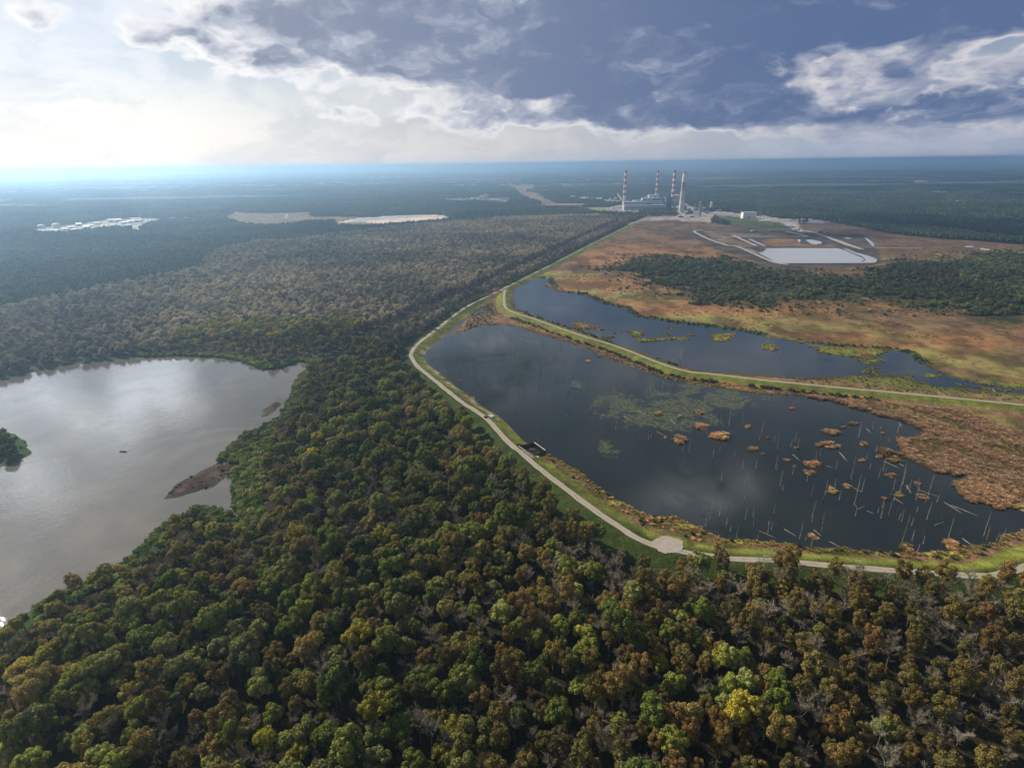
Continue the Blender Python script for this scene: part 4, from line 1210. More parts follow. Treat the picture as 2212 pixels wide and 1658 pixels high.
def solid(me_c, me_t, zc):       # crown and trunk in one mesh for the wood's scattered copies
    import bmesh
    bm = bmesh.new(); bm.from_mesh(me_c); bmesh.ops.translate(bm, verts=bm.verts, vec=(0, 0, zc))
    nf = len(bm.faces); bm.from_mesh(me_t); bm.faces.ensure_lookup_table()
    for f_ in bm.faces[nf:]: f_.material_index = 1
    me = bpy.data.meshes.new(me_c.name + '_tree'); bm.to_mesh(me); bm.free()
    me.materials.append(me_c.materials[0]); me.materials.append(M['bark'])
    return me
FULL = {k: [solid(m_, TRUNK[k], ZC[k]) for m_ in KIND[k]] for k in KIND}
sets = []
for kd in LAB:
    q = rest & (kind == kd)
    sets += split(FULL[kd], X[q], Y[q], Sc[q], -0.1, rng, Sc[q] * Zs[q])
scatter('mixed_wood', 'mixed autumn wood filling the ground between the river and the levee', 'wood', sets)

SWM = [fuzzy('swamp_crown', M['swamp'], 300 + i, 300, 3.4, 9.0, .9) for i in range(4)] + [fuzzy('pale_swamp_crown', M['twig'], 320 + i, 240, 3.0, 9.5, .9) for i in range(2)]
PIN = [blob_tree('far_green_tree', M['pine'], 340 + i, 3.8, 12.0) for i in range(4)]
GRM = [crown('mid_green_tree', 'broad', M['green'], 360 + i, 420, 1.0, .84) for i in range(3)] + [crown('mid_olive_tree', 'broad', M['olive'], 370 + i, 420, 1.0, .84) for i in range(3)]
q = (kind == 'swamp') & strp
sets = split(SWM[3:], X[q], Y[q], Sc[q] * 1.15, 3.5, rng)
q = (kind == 'swamp') & ~strp
sets += split(SWM, X[q], Y[q], Sc[q] * 1.05, 2.5, rng)
sets_green = []
X2, Y2, rng2 = jgrid(760, 2300, 8.2, 48.0, 13)
ok, f = land_ok(X2, Y2)
X2, Y2 = X2[ok], Y2[ok]
d1_ = f['d1'][ok]
sw = sdf(SWAMP, X2, Y2, 60) + (fbm(X2, Y2, 120, 81) - .5) * 60; kn = sdf(KNOLL, X2, Y2, 60)
s2 = rng2.uniform(.72, 1.2, len(X2))
inn = sw < 0
row = (d1_ < 70) & (kn > 0)
inn = inn | row
dense = inn & (kn > 0)
grn = (~inn) | (kn <= 0)
bright = (fbm(X2, Y2, 220, 83) > .56)
dk = inn & ~row & (rng2.random(len(X2)) < .06 + .22 * sstep(fbm(X2, Y2, 160, 84), .5, .65))
q = dense & ~dk & ~row
sets += split(SWM, X2[q], Y2[q], s2[q] * 1.05, 2.5, rng2)
q = dense & ~dk & row
sets += split(SWM[3:], X2[q], Y2[q], s2[q] * 1.15, 3.5, rng2)
q = dk & (kn > 0)
sets += split(GRM, X2[q], Y2[q], s2[q] * .7, 5.0, rng2)
scatter('grey_swamp_wood', 'wide grey brown leafless swamp wood left of the straight levee', 'wood', sets)
kq = grn & (kn <= 0)
kn_near = (kind != 'swamp') & False
sg = split(GRM, X2[kq], Y2[kq], s2[kq], 5.0, rng2)
q = grn & (kn > 0)
sg += split(PIN, X2[q], Y2[q], s2[q] * 1.05, 0.0, rng2)
X3, Y3, rng3 = jgrid(2300, 4300, 10.5, 47.0, 17)
ok, f = land_ok(X3, Y3)
X3, Y3 = X3[ok], Y3[ok]
sw = sdf(SWAMP, X3, Y3, 60); s3 = rng3.uniform(.8, 1.35, len(X3))
bd = sdf(BAND, X3, Y3, 60) < 0
q = (sw < 0) | (bd & (rng3.random(len(X3)) < .35))
swm3 = [blob_tree('far_swamp_tree', M['swamp'], 380 + i, 3.8, 9.0, 40, 1.8) for i in range(3)]
pl = sdf(PLANTED, X3, Y3, 30) < 0
sg += split(swm3, X3[q], Y3[q], s3[q], 0.0, rng3)
q = ~q
s3 = np.where(pl, s3 * .6, s3)
PIN3 = [blob_tree('distant_tree', M['pine'], 400 + i, 4.4, 12.5, 34, 2.0) for i in range(4)]
sg += split(PIN3, X3[q], Y3[q], s3[q], 0.0, rng3)
scatter('far_dark_wood', 'dark green wood beyond the swamp and behind the power plant', 'wood', sg)
X4, Y4, rng4 = jgrid(4300, 13000, 66.0, 46.0, 19)
PT = [patch('wood_patch', M['pine'], 420 + i) for i in range(4)]; PTS = [patch('brown_wood_patch', M['swamp'], 430 + i) for i in range(2)]
a4 = np.arctan2(X4, Y4)
k4 = (fbm(X4 * .3, Y4, 700, 22, 5) < .57) & (fbm(X4 * .5, Y4, 500, 24, 5) < .63)
for q_ in (TOWN, CORR, CORR2, LAKE, SILOS, WHS): k4 &= sdf(q_, X4, Y4, 80) > 30
X4, Y4 = X4[k4], Y4[k4]
D4 = np.hypot(X4, Y4); far4 = sstep(D4, 9000, 30000)
ff = {k_: np.full(len(X4), 1e4) for k_ in ('river', 'canal', 'bar', 'pond', 'd1', 'd2')}
z4 = height(X4, Y4, ff)
br = fbm(X4 * .3, Y4, 600, 91, 4)
q = (br > .62) & (rng4.random(len(X4)) < .4)
s4 = rng4.uniform(.9, 1.15, len(X4))
sp = split(PTS, X4[q], Y4[q], s4[q], z4[q] - 1, rng4) + split(PT, X4[~q], Y4[~q], s4[~q], z4[~q] - 1, rng4)
scatter('horizon_forest', 'blue green forest plain fading towards the horizon', 'forest', sp)

# ------------------------------------------------------------------ reeds, bushes, tussocks
def tuft(name, mat, seed, n=120, r=1.0, h=1.5, w=0.10, droop=0.5):
    """reed clump: blades rising from a foot and bending over"""
    rng = np.random.default_rng(seed); V = []; F = []
    ph = rng.uniform(0, 2 * PI, n); rr = np.sqrt(rng.uniform(0, 1, n)) * r
    for i in range(n):
        b = np.array([math.cos(ph[i]) * rr[i] * .75, math.sin(ph[i]) * rr[i] * .75, -.1])
        hh = h * rng.uniform(.55, 1.1) * (1.1 - .45 * rr[i] / r)
        o = np.array([math.cos(ph[i] + rng.uniform(-.9, .9)), math.sin(ph[i] + rng.uniform(-.9, .9)), 0]) * droop * rng.uniform(.2, 1.2) * (0.3 + rr[i] / r)
        m_ = b + np.array([0, 0, hh * .7]) + o * .35; t_ = b + np.array([0, 0, hh]) + o
        s = np.array([-o[1], o[0], 0]); s = s / (np.linalg.norm(s) + 1e-9) * w
        k = len(V); V += [b - s, b + s, m_ + s, m_ - s, t_]
        F.append((k, k + 1, k + 2, k + 3)); V.append(t_); F.append((k + 3, k + 2, k + 4, k + 5))
    return np_mesh(name, np.array(V), [np.array(F)], [mat])
def bush(name, mat, seed, n=150, leaf=.35):
    return crown(name, 'low', mat, seed, n, leaf, .8)
TO = [tuft('dry_reed_tuft', M['reed_o'], 500 + i, 130, 1.0, 1.25, .13, 1.15) for i in range(4)]
TG = [tuft('green_reed_tuft', M['reed_g'], 510 + i, 90, 1.0, 1.5, .10, .5) for i in range(3)]
TM = [tuft('marsh_tuft', M['reed_m'], 520 + i, 100, 1.0, .8, .13, 1.0) for i in range(3)]
BU = [bush('scrub_bush', M['scrub'], 530 + i) for i in range(4)]
BUG = [bush('green_bush', M['green'], 540 + i) for i in range(2)]
def region_grid(x0, x1, y0, y1, sp, seed):
    rng = np.random.default_rng(seed)
    X, Y = np.meshgrid(np.arange(x0, x1, sp), np.arange(y0, y1, sp))
    X = (X + rng.uniform(-.5, .5, X.shape) * sp).ravel(); Y = (Y + rng.uniform(-.5, .5, Y.shape) * sp).ravel()
    k = np.abs(np.degrees(np.arctan2(X, Y))) < 47
    return X[k], Y[k], rng
# river bank reeds
X, Y, rng = region_grid(-420, 40, 130, 800, 2.1, 31)
f = fields(X, Y)
k = (f['river'] > -0.8) & ((f['river'] < 9 + 8 * fbm(X, Y, 40, 33)) | (sdf(REEDP, X, Y, 20) < 3)) & (f['marsh'] > 30) & (f['bar'] > 2) & (f['isl'] > 3)
X, Y = X[k], Y[k]; s = rng.uniform(1.1, 2.0, len(X))
q = rng.random(len(X)) < .78
sets = split(TG, X[q], Y[q], s[q], -.5, rng) + split(BUG, X[~q], Y[~q], s[~q] * .8, -.5, rng)
kb = None
scatter('bank_reeds', 'belt of deep green reeds along the river bank', 'reeds', sets)
# sedge and shrubs between track and lower pond, levee bushes
X, Y, rng = region_grid(-60, 760, 250, 1000, 2.3, 35)
f = fields(X, Y); n1 = fbm(X, Y, 16, 41); n2 = fbm(X, Y, 45, 37)
belt = (f['pond'] > -1.2) & (f['marsh'] < -2)
belt &= sdf(CELL, X, Y, 20) > 1.5
a = belt & (f['d1'] > 15) & (f['d1'] < 60) & (f['pond'] < 28) & (f['d2'] > 14) & (rng.random(len(X)) < .62)
b_ = (f['d2'] > 12.5) & (f['d2'] < 21) & belt & (f['pa'] < 30) & (f['pa'] > -1)
c_ = belt & (f['pond'] < 3.2) & (f['d2'] > 9) & (f['d1'] > 15)
sets = []
s = rng.uniform(.55, 1.2, len(X)); u = rng.random(len(X))
q = a & (u < .40); sets += split(TM, X[q], Y[q], s[q], .0, rng)
q = a & (u >= .40) & (u < .72) & (n2 > .42); sets += split(TO, X[q], Y[q], s[q] * .8, .0, rng)
q = a & (u > .90); sets += split(BU, X[q], Y[q], s[q] * .7, .0, rng)
q = b_ & (u < .42) & (f['d2'] < 17); sets += split(BU, X[q], Y[q], s[q] * 1.0, .3, rng)
q = b_ & (u > .42); sets += split(TO, X[q], Y[q], s[q] * .8, .0, rng)
q = c_; sets += split(TM, X[q], Y[q], s[q] * .9, -.3, rng)
scatter('shore_sedge', 'rough sedge and low bushes round the dark ponds', 'sedge', sets)
# tall dry reeds at the right end of the lower pond
X, Y, rng = region_grid(270, 760, 270, 640, 2.4, 39)
f = fields(X, Y)
rowv = fbm(X * 1.0 + Y * .35, Y * .35 - X * .1, 17, 45, 3)
up2 = sdf(ABOVE2, X, Y, 100) < 0
km = up2 & (f['pb'] > 0) & (f['marsh'] < -2) & (f['d2'] > 12) & (f['d2'] < 70) & (rng.random(len(X)) < .35)
k = ~up2 & (f['pa'] > -1.5) & (f['pa'] < 95) & (f['marsh'] < -2) & (f['d2'] > 21) & (f['d1'] > 40)
q = k & ((rowv > .50) | (f['pa'] < 4)); s = rng.uniform(1.0, 2.1, len(X))
sets = split(TO, X[q], Y[q], s[q], -.3, rng)
q = k & (rowv < .50) & (rng.random(len(X)) < .8)
sets += split(TM, X[q], Y[q], s[q] * .6, -.2, rng)
km &= rng.random(len(X)) < .8
sm_ = rng.uniform(.7, 1.3, len(X))
sets_mid = split(TM + TG, X[km], Y[km], sm_[km] * .8, -.2, rng)
scatter('levee_marsh_sedge', 'olive green sedge between the middle levee and the upper pond', 'sedge', sets_mid)
scatter('dry_reed_bed', 'orange brown reed bed at the right end of the lower pond', 'reeds', sets)
# marsh edge and open marsh
X, Y, rng = region_grid(0, 1700, 560, 1900, 5.0, 43)
f = fields(X, Y)
mk = (f['marsh'] < -3) & (f['d1'] > 14) & (f['d2'] > 14)
k = mk & (f['pb'] > -1) & (f['pb'] < 6) & (f['mat'] > 4)
s = rng.uniform(1.2, 2.6, len(X))
sets = split(TG, X[k], Y[k], s[k], -.2, rng)
k2 = mk & (f['mat'] < .5) & (f['pond'] > -1)
sets += split(TM, X[k2], Y[k2], s[k2] * .8, -.4, rng)
D = np.hypot(X, Y)
sc = sdf(SCRUB, X, Y, 260) + (fbm(X, Y, 30, 1) - .5) * 170 + (fbm(X, Y, 300, 4) - .5) * 190
k3 = mk & (f['pa'] > 2) & (f['pb'] >= 7) & (D < 1100) & (sc > 0) & (rng.random(len(X)) < (.30 - .2 * sstep(X, 400, 800)) * sstep(fbm(X, Y, 60, 68), .42, .56) * 1.6)
sets += split(TM + TO, X[k3], Y[k3], s[k3] * .55, -.1, rng)
scatter('marsh_grass', 'dry marsh grass spreading behind the upper pond', 'grass', sets)
X, Y, rng = region_grid(100, 2600, 750, 2600, 6.6, 47)
n1 = fbm(X, Y, 30, 1); n3 = fbm(X, Y, 300, 4)
sc = sdf(SCRUB, X, Y, 260) + (n1 - .5) * 170 + (n3 - .5) * 190
mk = sdf(MARSH, X, Y, 40) < -3; ash = sdf(ASHA, X, Y, 60) > 12
pbd = sdf(PONDB, X, Y) > 15
k = mk & ash & pbd & (rng.random(len(X)) < .92 * sstep(sc, 85, -45) * (.22 + .78 * sstep(fbm(X, Y, 70, 66), .38, .54)))
s = rng.uniform(.7, 2.3, len(X)) * (1.3 - .7 * sstep(sc, -70, 40))
sets = split(BU, X[k], Y[k], s[k], 0.0, rng)
k = (np.abs(sc - 30) < 70) & mk & ash & pbd & (rng.random(len(X)) < .45) & (X > 300)
sets += split(TM, X[k], Y[k], s[k] * 1.1, 0.0, rng)
k = mk & ash & (sc > 30) & pbd & (rng.random(len(X)) < .02) & (np.hypot(X, Y) > 1250)
sets += split(BU, X[k], Y[k], s[k] * .7, 0.0, rng)
scatter('marsh_scrub', 'dark evergreen scrub crossing the middle of the marsh', 'scrub', sets)
# island edge and wooded ash pond weeds
def crop_sz(w, scale, x, y):     # metres across of something w crop pixels wide at ground point x, y
    return w / scale * .8848 / FV * math.hypot(math.hypot(x, y), CAMH)

TUS = [(2.3025, 1700, 700, L) for L in ((35, 790, 70), (130, 840, 85), (290, 787, 35), (320, 912, 50), (375, 942, 20), (543, 685, 30), (758, 818, 60),
       (828, 790, 28), (885, 770, 42), (747, 895, 70), (940, 885, 38), (508, 975, 28), (650, 1000, 70), (633, 1045, 50), (925, 975, 30), (850, 1122, 35),
       (765, 1150, 50), (1092, 1062, 45), (1137, 1172, 40), (1268, 1182, 40), (1025, 955, 30), (1055, 1190, 22), (1240, 1105, 25), (660, 1405, 48),
       (1180, 1465, 60), (1442, 1458, 75), (680, 890, 30), (560, 905, 25), (550, 1010, 18), (405, 850, 15), (1045, 822, 16), (1085, 935, 90), (1110, 975, 60), (1520, 1105, 60),
       (1560, 1130, 70), (1610, 1180, 70), (1700, 1238, 50), (1215, 770, 40))]
TUS += [(2.9493, 1000, 640, L) for L in ((1285, 713, 40), (1380, 675, 45), (1795, 1090, 60), (1945, 1107, 25), (2085, 1080, 55), (1840, 1262, 25), (1935, 1280, 100), (2195, 1240, 40), (1100, 730, 14), (370, 850, 14))]
def tussock_mesh(seed, green):
    rng = np.random.default_rng(seed); V = []; F = []; mi = []; off = 0
    k = rng.integers(8, 13)
    for i in range(k):
        a = rng.uniform(0, 2 * PI); d = rng.uniform(.25, .80) if i else 0
        src = (TO[i % 4] if rng.random() > green else TM[i % 3])
        v = np.array([x.co[:] for x in src.vertices]); v = v * np.array([.27, .27, .50]) * rng.uniform(.75, 1.2)
        v += np.array([math.cos(a) * d, math.sin(a) * d * .8, 0]); V.append(v)
        F.append(np.array([p.vertices[:] for p in src.polygons]) + off); off += len(v); mi += [0 if src in TO else 1] * len(src.polygons)
    # matted foot of dead stems so the clump is solid
    iv, if_ = ICO2
    v = iv * np.array([.72, .62, .20]) * (1 + rng.uniform(-.2, .2, (len(iv), 1))); V.append(v)
    F3 = if_ + off; mi = [0 if green < .5 else 1] * len(F3) + mi
    return np_mesh('reed_tussock', np.concatenate(V), [F3, np.concatenate(F)], [M['reed_o'], M['reed_m']], mi)
TSM = [tussock_mesh(600 + i, 0.15) for i in range(5)] + [tussock_mesh(620 + i, .8) for i in range(2)]
for i, (sc_, ox, oy, (cx, cy, w)) in enumerate(TUS):
    px, py = crop(ox, oy, sc_, [(cx, cy)])[0]
    x, y = G(px, py, -.5)
    wm = crop_sz(w, sc_, x, y)
    grn_ = (ox == 1700 and (cx, cy) in ((633, 1045), (765, 1150), (1092, 1062), (1137, 1172), (660, 1405), (1180, 1465), (1442, 1458), (1085, 935), (1110, 975), (560, 905), (550, 1010)))
    me = TSM[5 + i % 2] if grn_ else TSM[i % 5]
    big_ = wm > 9
    o = link('reed_tussock', me, None, (x, y, -.5), random.uniform(0, 6.28), (wm * .60, wm * .60, max(2.2, wm * .45)))
    zone = 'near the right end of the dark lower pond' if px > 1950 else ('in the middle of the dark lower pond' if px > 1650 else 'in the open left half of the lower pond')
    tag(o, ('wide ' if big_ else 'small ') + ('green and tan' if grn_ else 'orange brown') + ' reed tussock standing ' + zone, 'tussock',
        ('wide ' if big_ else 'small ') + ('green' if grn_ else 'orange') + ' tussocks ' + zone)

# ------------------------------------------------------------------ dead trees standing in the pond, and fallen logs
ST5 = [(50, 1345, 62, 1265), (75, 1310, 78, 1185), (130, 1290, 140, 1195), (170, 1330, 172, 1290), (225, 1410, 235, 1330), (275, 1310, 280, 1230), (320, 1345, 330, 1285),
       (400, 1385, 412, 1305), (340, 1425, 360, 1380), (470, 1120, 488, 1015), (485, 1145, 492, 1105), (445, 1020, 458, 940), (455, 910, 460, 810), (365, 820, 375, 740),
       (335, 1020, 338, 960), (285, 1090, 292, 1040), (260, 1020, 265, 960), (180, 780, 190, 660), (255, 780, 265, 690), (95, 955, 100, 900), (130, 930, 135, 890),
       (540, 1055, 545, 990), (555, 870, 562, 810), (570, 900, 580, 845), (645, 1175, 662, 1095), (718, 1195, 745, 1080), (775, 1150, 782, 1070), (650, 1290, 668, 1180),
       (650, 1320, 660, 1280), (705, 1370, 735, 1260), (580, 1415, 605, 1305), (645, 1460, 655, 1390), (870, 1080, 880, 935), (905, 1150, 918, 1040), (885, 1225, 915, 1150),
       (930, 1150, 948, 1070), (895, 1285, 905, 1230), (912, 845, 935, 745), (990, 800, 1002, 745), (975, 1020, 980, 985), (1050, 1035, 1070, 930), (1025, 1070, 1040, 1000),
       (1060, 1060, 1070, 1005), (1105, 1140, 1125, 1060), (1145, 1145, 1190, 970), (1160, 1110, 1180, 1010), (1200, 1130, 1215, 1075), (1235, 1195, 1255, 1100),
       (1240, 1130, 1250, 1070), (1290, 1210, 1335, 1035), (1350, 1210, 1360, 1160), (1080, 1280, 1115, 1180), (1035, 1300, 1055, 1210), (1020, 1270, 1030, 1235),
       (1045, 1240, 1052, 1180), (1110, 1200, 1118, 1140), (1155, 1315, 1170, 1250), (1210, 1340, 1212, 1285), (1295, 1310, 1338, 1195), (1240, 1265, 1248, 1230),
       (1155, 1435, 1180, 1320), (1212, 1425, 1230, 1360), (1240, 1495, 1252, 1430), (1410, 1425, 1452, 1280), (1615, 1400, 1658, 1250), (1630, 1420, 1650, 1330),
       (1720, 1420, 1740, 1350), (1670, 1470, 1700, 1370), (1085, 870, 1095, 840), (1130, 820, 1138, 760), (670, 980, 682, 910), (695, 950, 700, 900), (435, 870, 440, 820),
       (35, 1275, 38, 1235), (435, 1270, 440, 1210), (318, 1290, 322, 1240), (135, 760, 138, 690), (215, 960, 218, 900), (700, 660, 703, 625), (570, 650, 573, 610), (375, 615, 376, 590),
       (410, 640, 412, 605), (355, 860, 357, 820), (545, 660, 547, 640), (1700, 1440, 1715, 1380), (530, 900, 538, 850), (450, 1030, 455, 990), (1010, 930, 1016, 880)]
ST4 = [(290, 660, 290, 590), (230, 700, 230, 640), (490, 580, 492, 540), (630, 600, 630, 550), (650, 635, 650, 590), (680, 700, 680, 655), (450, 750, 450, 690), (420, 770, 420, 720),
       (395, 690, 395, 650), (325, 800, 325, 750), (275, 760, 280, 720), (290, 840, 285, 770), (365, 850, 360, 800), (735, 620, 735, 585), (830, 570, 830, 530), (955, 590, 955, 545),
       (1090, 620, 1090, 590), (980, 720, 980, 660), (1118, 720, 1118, 680), (945, 790, 945, 745), (850, 735, 850, 715), (735, 800, 735, 780), (925, 900, 925, 840), (938, 885, 940, 850),
       (965, 880, 965, 850), (580, 960, 585, 905), (612, 940, 614, 898), (700, 1020, 712, 990), (1148, 920, 1150, 870), (960, 1200, 960, 1140), (910, 1020, 912, 990), (760, 1080, 762, 1050),
       (500, 1000, 505, 940), (545, 850, 545, 810), (705, 920, 708, 890), (200, 790, 200, 720), (1280, 880, 1282, 830), (1650, 1250, 1655, 1150), (1860, 930, 1850, 840), (1875, 940, 1872, 880),
       (1820, 930, 1822, 840), (1740, 920, 1742, 850), (2010, 1370, 2020, 1240), (1965, 1360, 1960, 1290), (1460, 1240, 1462, 1160), (1955, 690, 1958, 585), (1945, 680, 1948, 620),
       (605, 690, 605, 672), (775, 610, 775, 590), (670, 490, 670, 460), (150, 700, 150, 650), (645, 700, 645, 660), (870, 700, 870, 680), (1040, 700, 1040, 670), (790, 870, 790, 850),
       (1210, 800, 1210, 785), (1290, 850, 1290, 830), (1440, 1200, 1441, 1140), (1580, 1180, 1581, 1120), (1500, 930, 1500, 890), (2150, 1120, 2152, 1040), (2170, 1110, 2172, 1060), (2040, 1160, 2042, 1100)]
ST2 = [(1105, 808, 1110, 752), (730, 880, 732, 812), (880, 560, 880, 545), (1155, 862, 1155, 850)]
def snag_mesh(seed, branchy):
    rng = random.Random(seed); mb = MB()
    pts_ = [(0, 0, -.07)]; x = y = 0
    for t in (.2, .4, .6, .8, 1.0):
        x += rng.uniform(-.006, .010); y += rng.uniform(-.008, .008); pts_.append((x, y, t))
    r0 = .013
    mb.tube(pts_, [r0 * 1.35, r0, r0 * .85, r0 * .7, r0 * .55, r0 * .32], 6)
    for i in range(branchy):
        t = rng.uniform(.35, .97); a = rng.uniform(0, 2 * PI); L = rng.uniform(.03, .09)
        p = Vector(pts_[min(5, int(t * 5) + 1)]); p.z = t
        mb.tube([p, p + Vector((math.cos(a) * L, math.sin(a) * L, L * rng.uniform(-.1, .8)))], [r0 * .35, r0 * .15], 4)
    me = bpy.data.meshes.new('dead_tree_trunk'); me.from_pydata(mb.v, [], mb.f); me.update(); return me
SN = {}
for mt_ in ('deadwood', 'deaddark'):    # bleached or weathered dark
    L_ = []
    for i in range(6):
        me = snag_mesh(700 + i, (0, 3, 0, 7, 2, 5)[i]); me.materials.append(M[mt_]); L_.append(me)
    SN[mt_] = L_
def snags(lst, sc_, ox, oy, dark):
    for i, (bx, by, tx, ty) in enumerate(lst):
        (p0, p1) = crop(ox, oy, sc_, [(bx, by), (tx, ty)])
        x, y = G(*p0, -.5)
        D_ = math.hypot(x, y)
        H = top_z(x, y, *p1) + .5
        H = max(2.0, min(H * .92, 24))
        is_d = (dark and p0[0] < 1400 and (i < 60 or i % 2)) or (not dark and i >= 90 and i % 3)
        th = (14.0 / H) * random.uniform(.50, .95) * (D_ / 430) ** .4
        if (ox, bx) == (1250, 1105): th *= 2
        o = link('dead_trunk', SN['deaddark' if is_d else 'deadwood'][i % 6], None, (x, y, -.5), random.uniform(0, 6.28), (H * th, H * th, H))
        o.rotation_euler = (random.uniform(-.03, .03), random.uniform(-.02, .05), random.uniform(0, 6.28))
        tall = 'tall' if H > 9 else 'short'
        if ox == 1250: zone = 'in the upper marsh pond'
        elif p0[0] < 1250: zone = 'in the open left part of the lower pond'
        elif p0[0] < 1700: zone = 'in the middle of the lower pond'
        elif p0[1] > 1080: zone = 'in the lower pond near its nearest shore'
        else: zone = 'among the reed tussocks of the lower pond'
        col_ = 'dark' if is_d else 'bleached'
        tag(o, f'{tall} {col_} dead tree trunk standing {zone}', 'dead tree', f'{tall} {col_} dead trunks {zone}')
_r = random.Random(77)
for k in range(70):
    bx, by = _r.uniform(60, 1500), _r.uniform(760, 1460)
    if bx > 1150 and by < 1060: continue
    hh_ = _r.uniform(22, 62); ST5.append((bx, by, bx + hh_ * (.06 + bx / 9000), by - hh_))
for k in range(230):
    bx, by = _r.uniform(150, 2150), _r.uniform(470, 1300)
    if by < 455 + bx * .26 or by > 690 + bx * .40 or bx < 230: continue
    ST4.append((bx, by, bx + _r.uniform(-2, 4), by - _r.uniform(20, 62)))
snags(ST5, 2.3025, 1700, 700, False); snags(ST4, 2.9493, 1000, 640, True); snags(ST2, 1.7696, 1250, 380, False)
LG = [(2.3025, 1700, 700, q) for q in ((803, 928, 846, 978), (1055, 978, 1138, 1018), (1180, 1115, 1207, 1160), (1250, 1140, 1358, 1178), (540, 940, 583, 975), (745, 1115, 800, 1155),
      (875, 1125, 932, 1153), (660, 1365, 705, 1400), (1495, 1412, 1575, 1470), (750, 1430, 835, 1478), (350, 1370, 450, 1412), (495, 1360, 560, 1400), (1395, 1210, 1490, 1270),
      (1110, 1185, 1165, 1220), (960, 1258, 1000, 1275), (885, 1222, 905, 1235), (1230, 980, 1310, 1005), (730, 1005, 770, 1018), (955, 795, 980, 820), (1140, 765, 1155, 788),
      (1430, 1225, 1580, 1285), (1660, 570, 1720, 628), (1340, 1340, 1390, 1320), (910, 1250, 950, 1230), (1140, 990, 1170, 1010))]
LG += [(2.9493, 1000, 640, q) for q in ((1640, 1065, 1700, 1105), (1780, 1218, 1840, 1250), (1880, 1130, 1910, 1165), (2100, 1150, 2120, 1180), (470, 995, 525, 995), (130, 652, 175, 650), (1540, 1105, 1590, 1130))]
for i, (sc_, ox, oy, (ax, ay, bx, by)) in enumerate(LG):
    p0, p1 = crop(ox, oy, sc_, [(ax, ay), (bx, by)])
    x0, y0 = G(*p0, -.4); x1, y1 = G(*p1, -.4)
    L = math.hypot(x1 - x0, y1 - y0); r = random.Random(i)
    mb = MB(); rr = .11 + .004 * L
    mb.tube([(0, 0, 0), (L * .35, r.uniform(-.2, .2), .1), (L * .7, r.uniform(-.2, .2), .05), (L, 0, 0)], [rr, rr * .9, rr * .7, rr * .35], 6)
    for k in range(r.randint(0, 3)):
        t = r.uniform(.4, .9) * L; a = r.choice((-1, 1)) * r.uniform(.4, 1.0)
        mb.tube([(t, 0, .05), (t + L * .12 * math.cos(a), L * .12 * math.sin(a), .25)], [rr * .4, rr * .2], 4)
    o = mb.build('fallen_log', M['deadwood'], None, (x0, y0, -.42), math.atan2(y1 - y0, x1 - x0))
    zone = 'near the far left shore' if p0[0] < 1250 else ('in the middle of the lower pond' if p0[0] < 1750 else ('near its nearest shore' if p0[1] > 1080 else 'among the tussocks'))
    if 'pond' not in zone: zone = 'in the lower pond ' + zone
    ln = 'long' if L > 14 else 'short'
    tag(o, f'{ln} bleached log lying {zone}', 'log', f'{ln} fallen logs {zone}')

# ------------------------------------------------------------------ mud bar debris: low shrubs
for i, (cx, cy, w) in enumerate([(815, 1125, 42), (740, 1075, 24), (920, 1050, 14), (530, 1285, 20), (625, 1165, 16), (345, 1150, 18), (160, 1275, 16), (210, 1250, 16), (75, 1350, 20), (120, 1335, 14), (262, 1190, 10)]):
    (px, py), = crop(400, 940, 5.181, [(cx, cy)])
    x, y = G(px, py + 2, -.8); wm = crop_sz(w, 5.181, x, y)
    o = link('shrub', (BUG if i % 2 == 0 else BU)[i % 2], None, (x, y, -.9), i * 1.3, wm * .42)
    lab_ = {0: 'widest round green shrub in the shallows beside the mud bar', 1: 'round green shrub at the inner end of the mud bar', 3: 'single dark green shrub on the near edge of the mud bar'}.get(i)
    tag(o, lab_ or 'small green shrub growing on the mud bar in the river', 'shrub', None if lab_ else 'small shrubs on the mud bar')

# ------------------------------------------------------------------ sheet pile intake cell at the levee
cI = lambda p: crop(1240, 1050, 15.8, p)
A_, B_, C_, D_ = [Vector((*G(*cI([q])[0], z_), 0)) for q, z_ in (((400, 640), 1.6), ((1015, 480), 1.6), ((1440, 800), 1.2), ((975, 1010), 1.6))]
root = empty('intake_cell', ((A_ + B_ + C_ + D_) / 4)); ctr = (A_ + B_ + C_ + D_) / 4
tag(root, 'rusty four sided sheet pile cell cut into the levee shore', 'intake')
def piling(a, b, z0, z1, cap, capmat, nm='piling_wall'):
    a = a - ctr; b = b - ctr; L = (b - a).length; e = (b - a).normalized(); n_ = Vector((-e.y, e.x, 0)); k = max(4, int(L / .7)); mb = MB()
    ps = []
    for i in range(k + 1):
        p = a + e * (L * i / k) + n_ * (.22 if i % 2 else -.22); ps.append(p)
    for i in range(k):
        p, q = ps[i], ps[i + 1]; w = n_ * .06
        mb.add([p - w + Vector((0, 0, z0)), q - w + Vector((0, 0, z0)), q + w + Vector((0, 0, z0)), p + w + Vector((0, 0, z0)),
                p - w + Vector((0, 0, z1)), q - w + Vector((0, 0, z1)), q + w + Vector((0, 0, z1)), p + w + Vector((0, 0, z1))],
               [(0, 3, 2, 1), (4, 5, 6, 7), (0, 1, 5, 4), (1, 2, 6, 5), (2, 3, 7, 6), (3, 0, 4, 7)])
    w_ = mb.build(nm, M['rustst'], root)
    if cap:
        c = MB(); c.xf = Matrix.Translation(a) @ Matrix.Rotation(math.atan2(e.y, e.x), 4, 'Z')
        c.box(0, L, -.32, .32, z1, z1 + .22); cp = c.build('cap_beam', capmat, w_)
    return w_
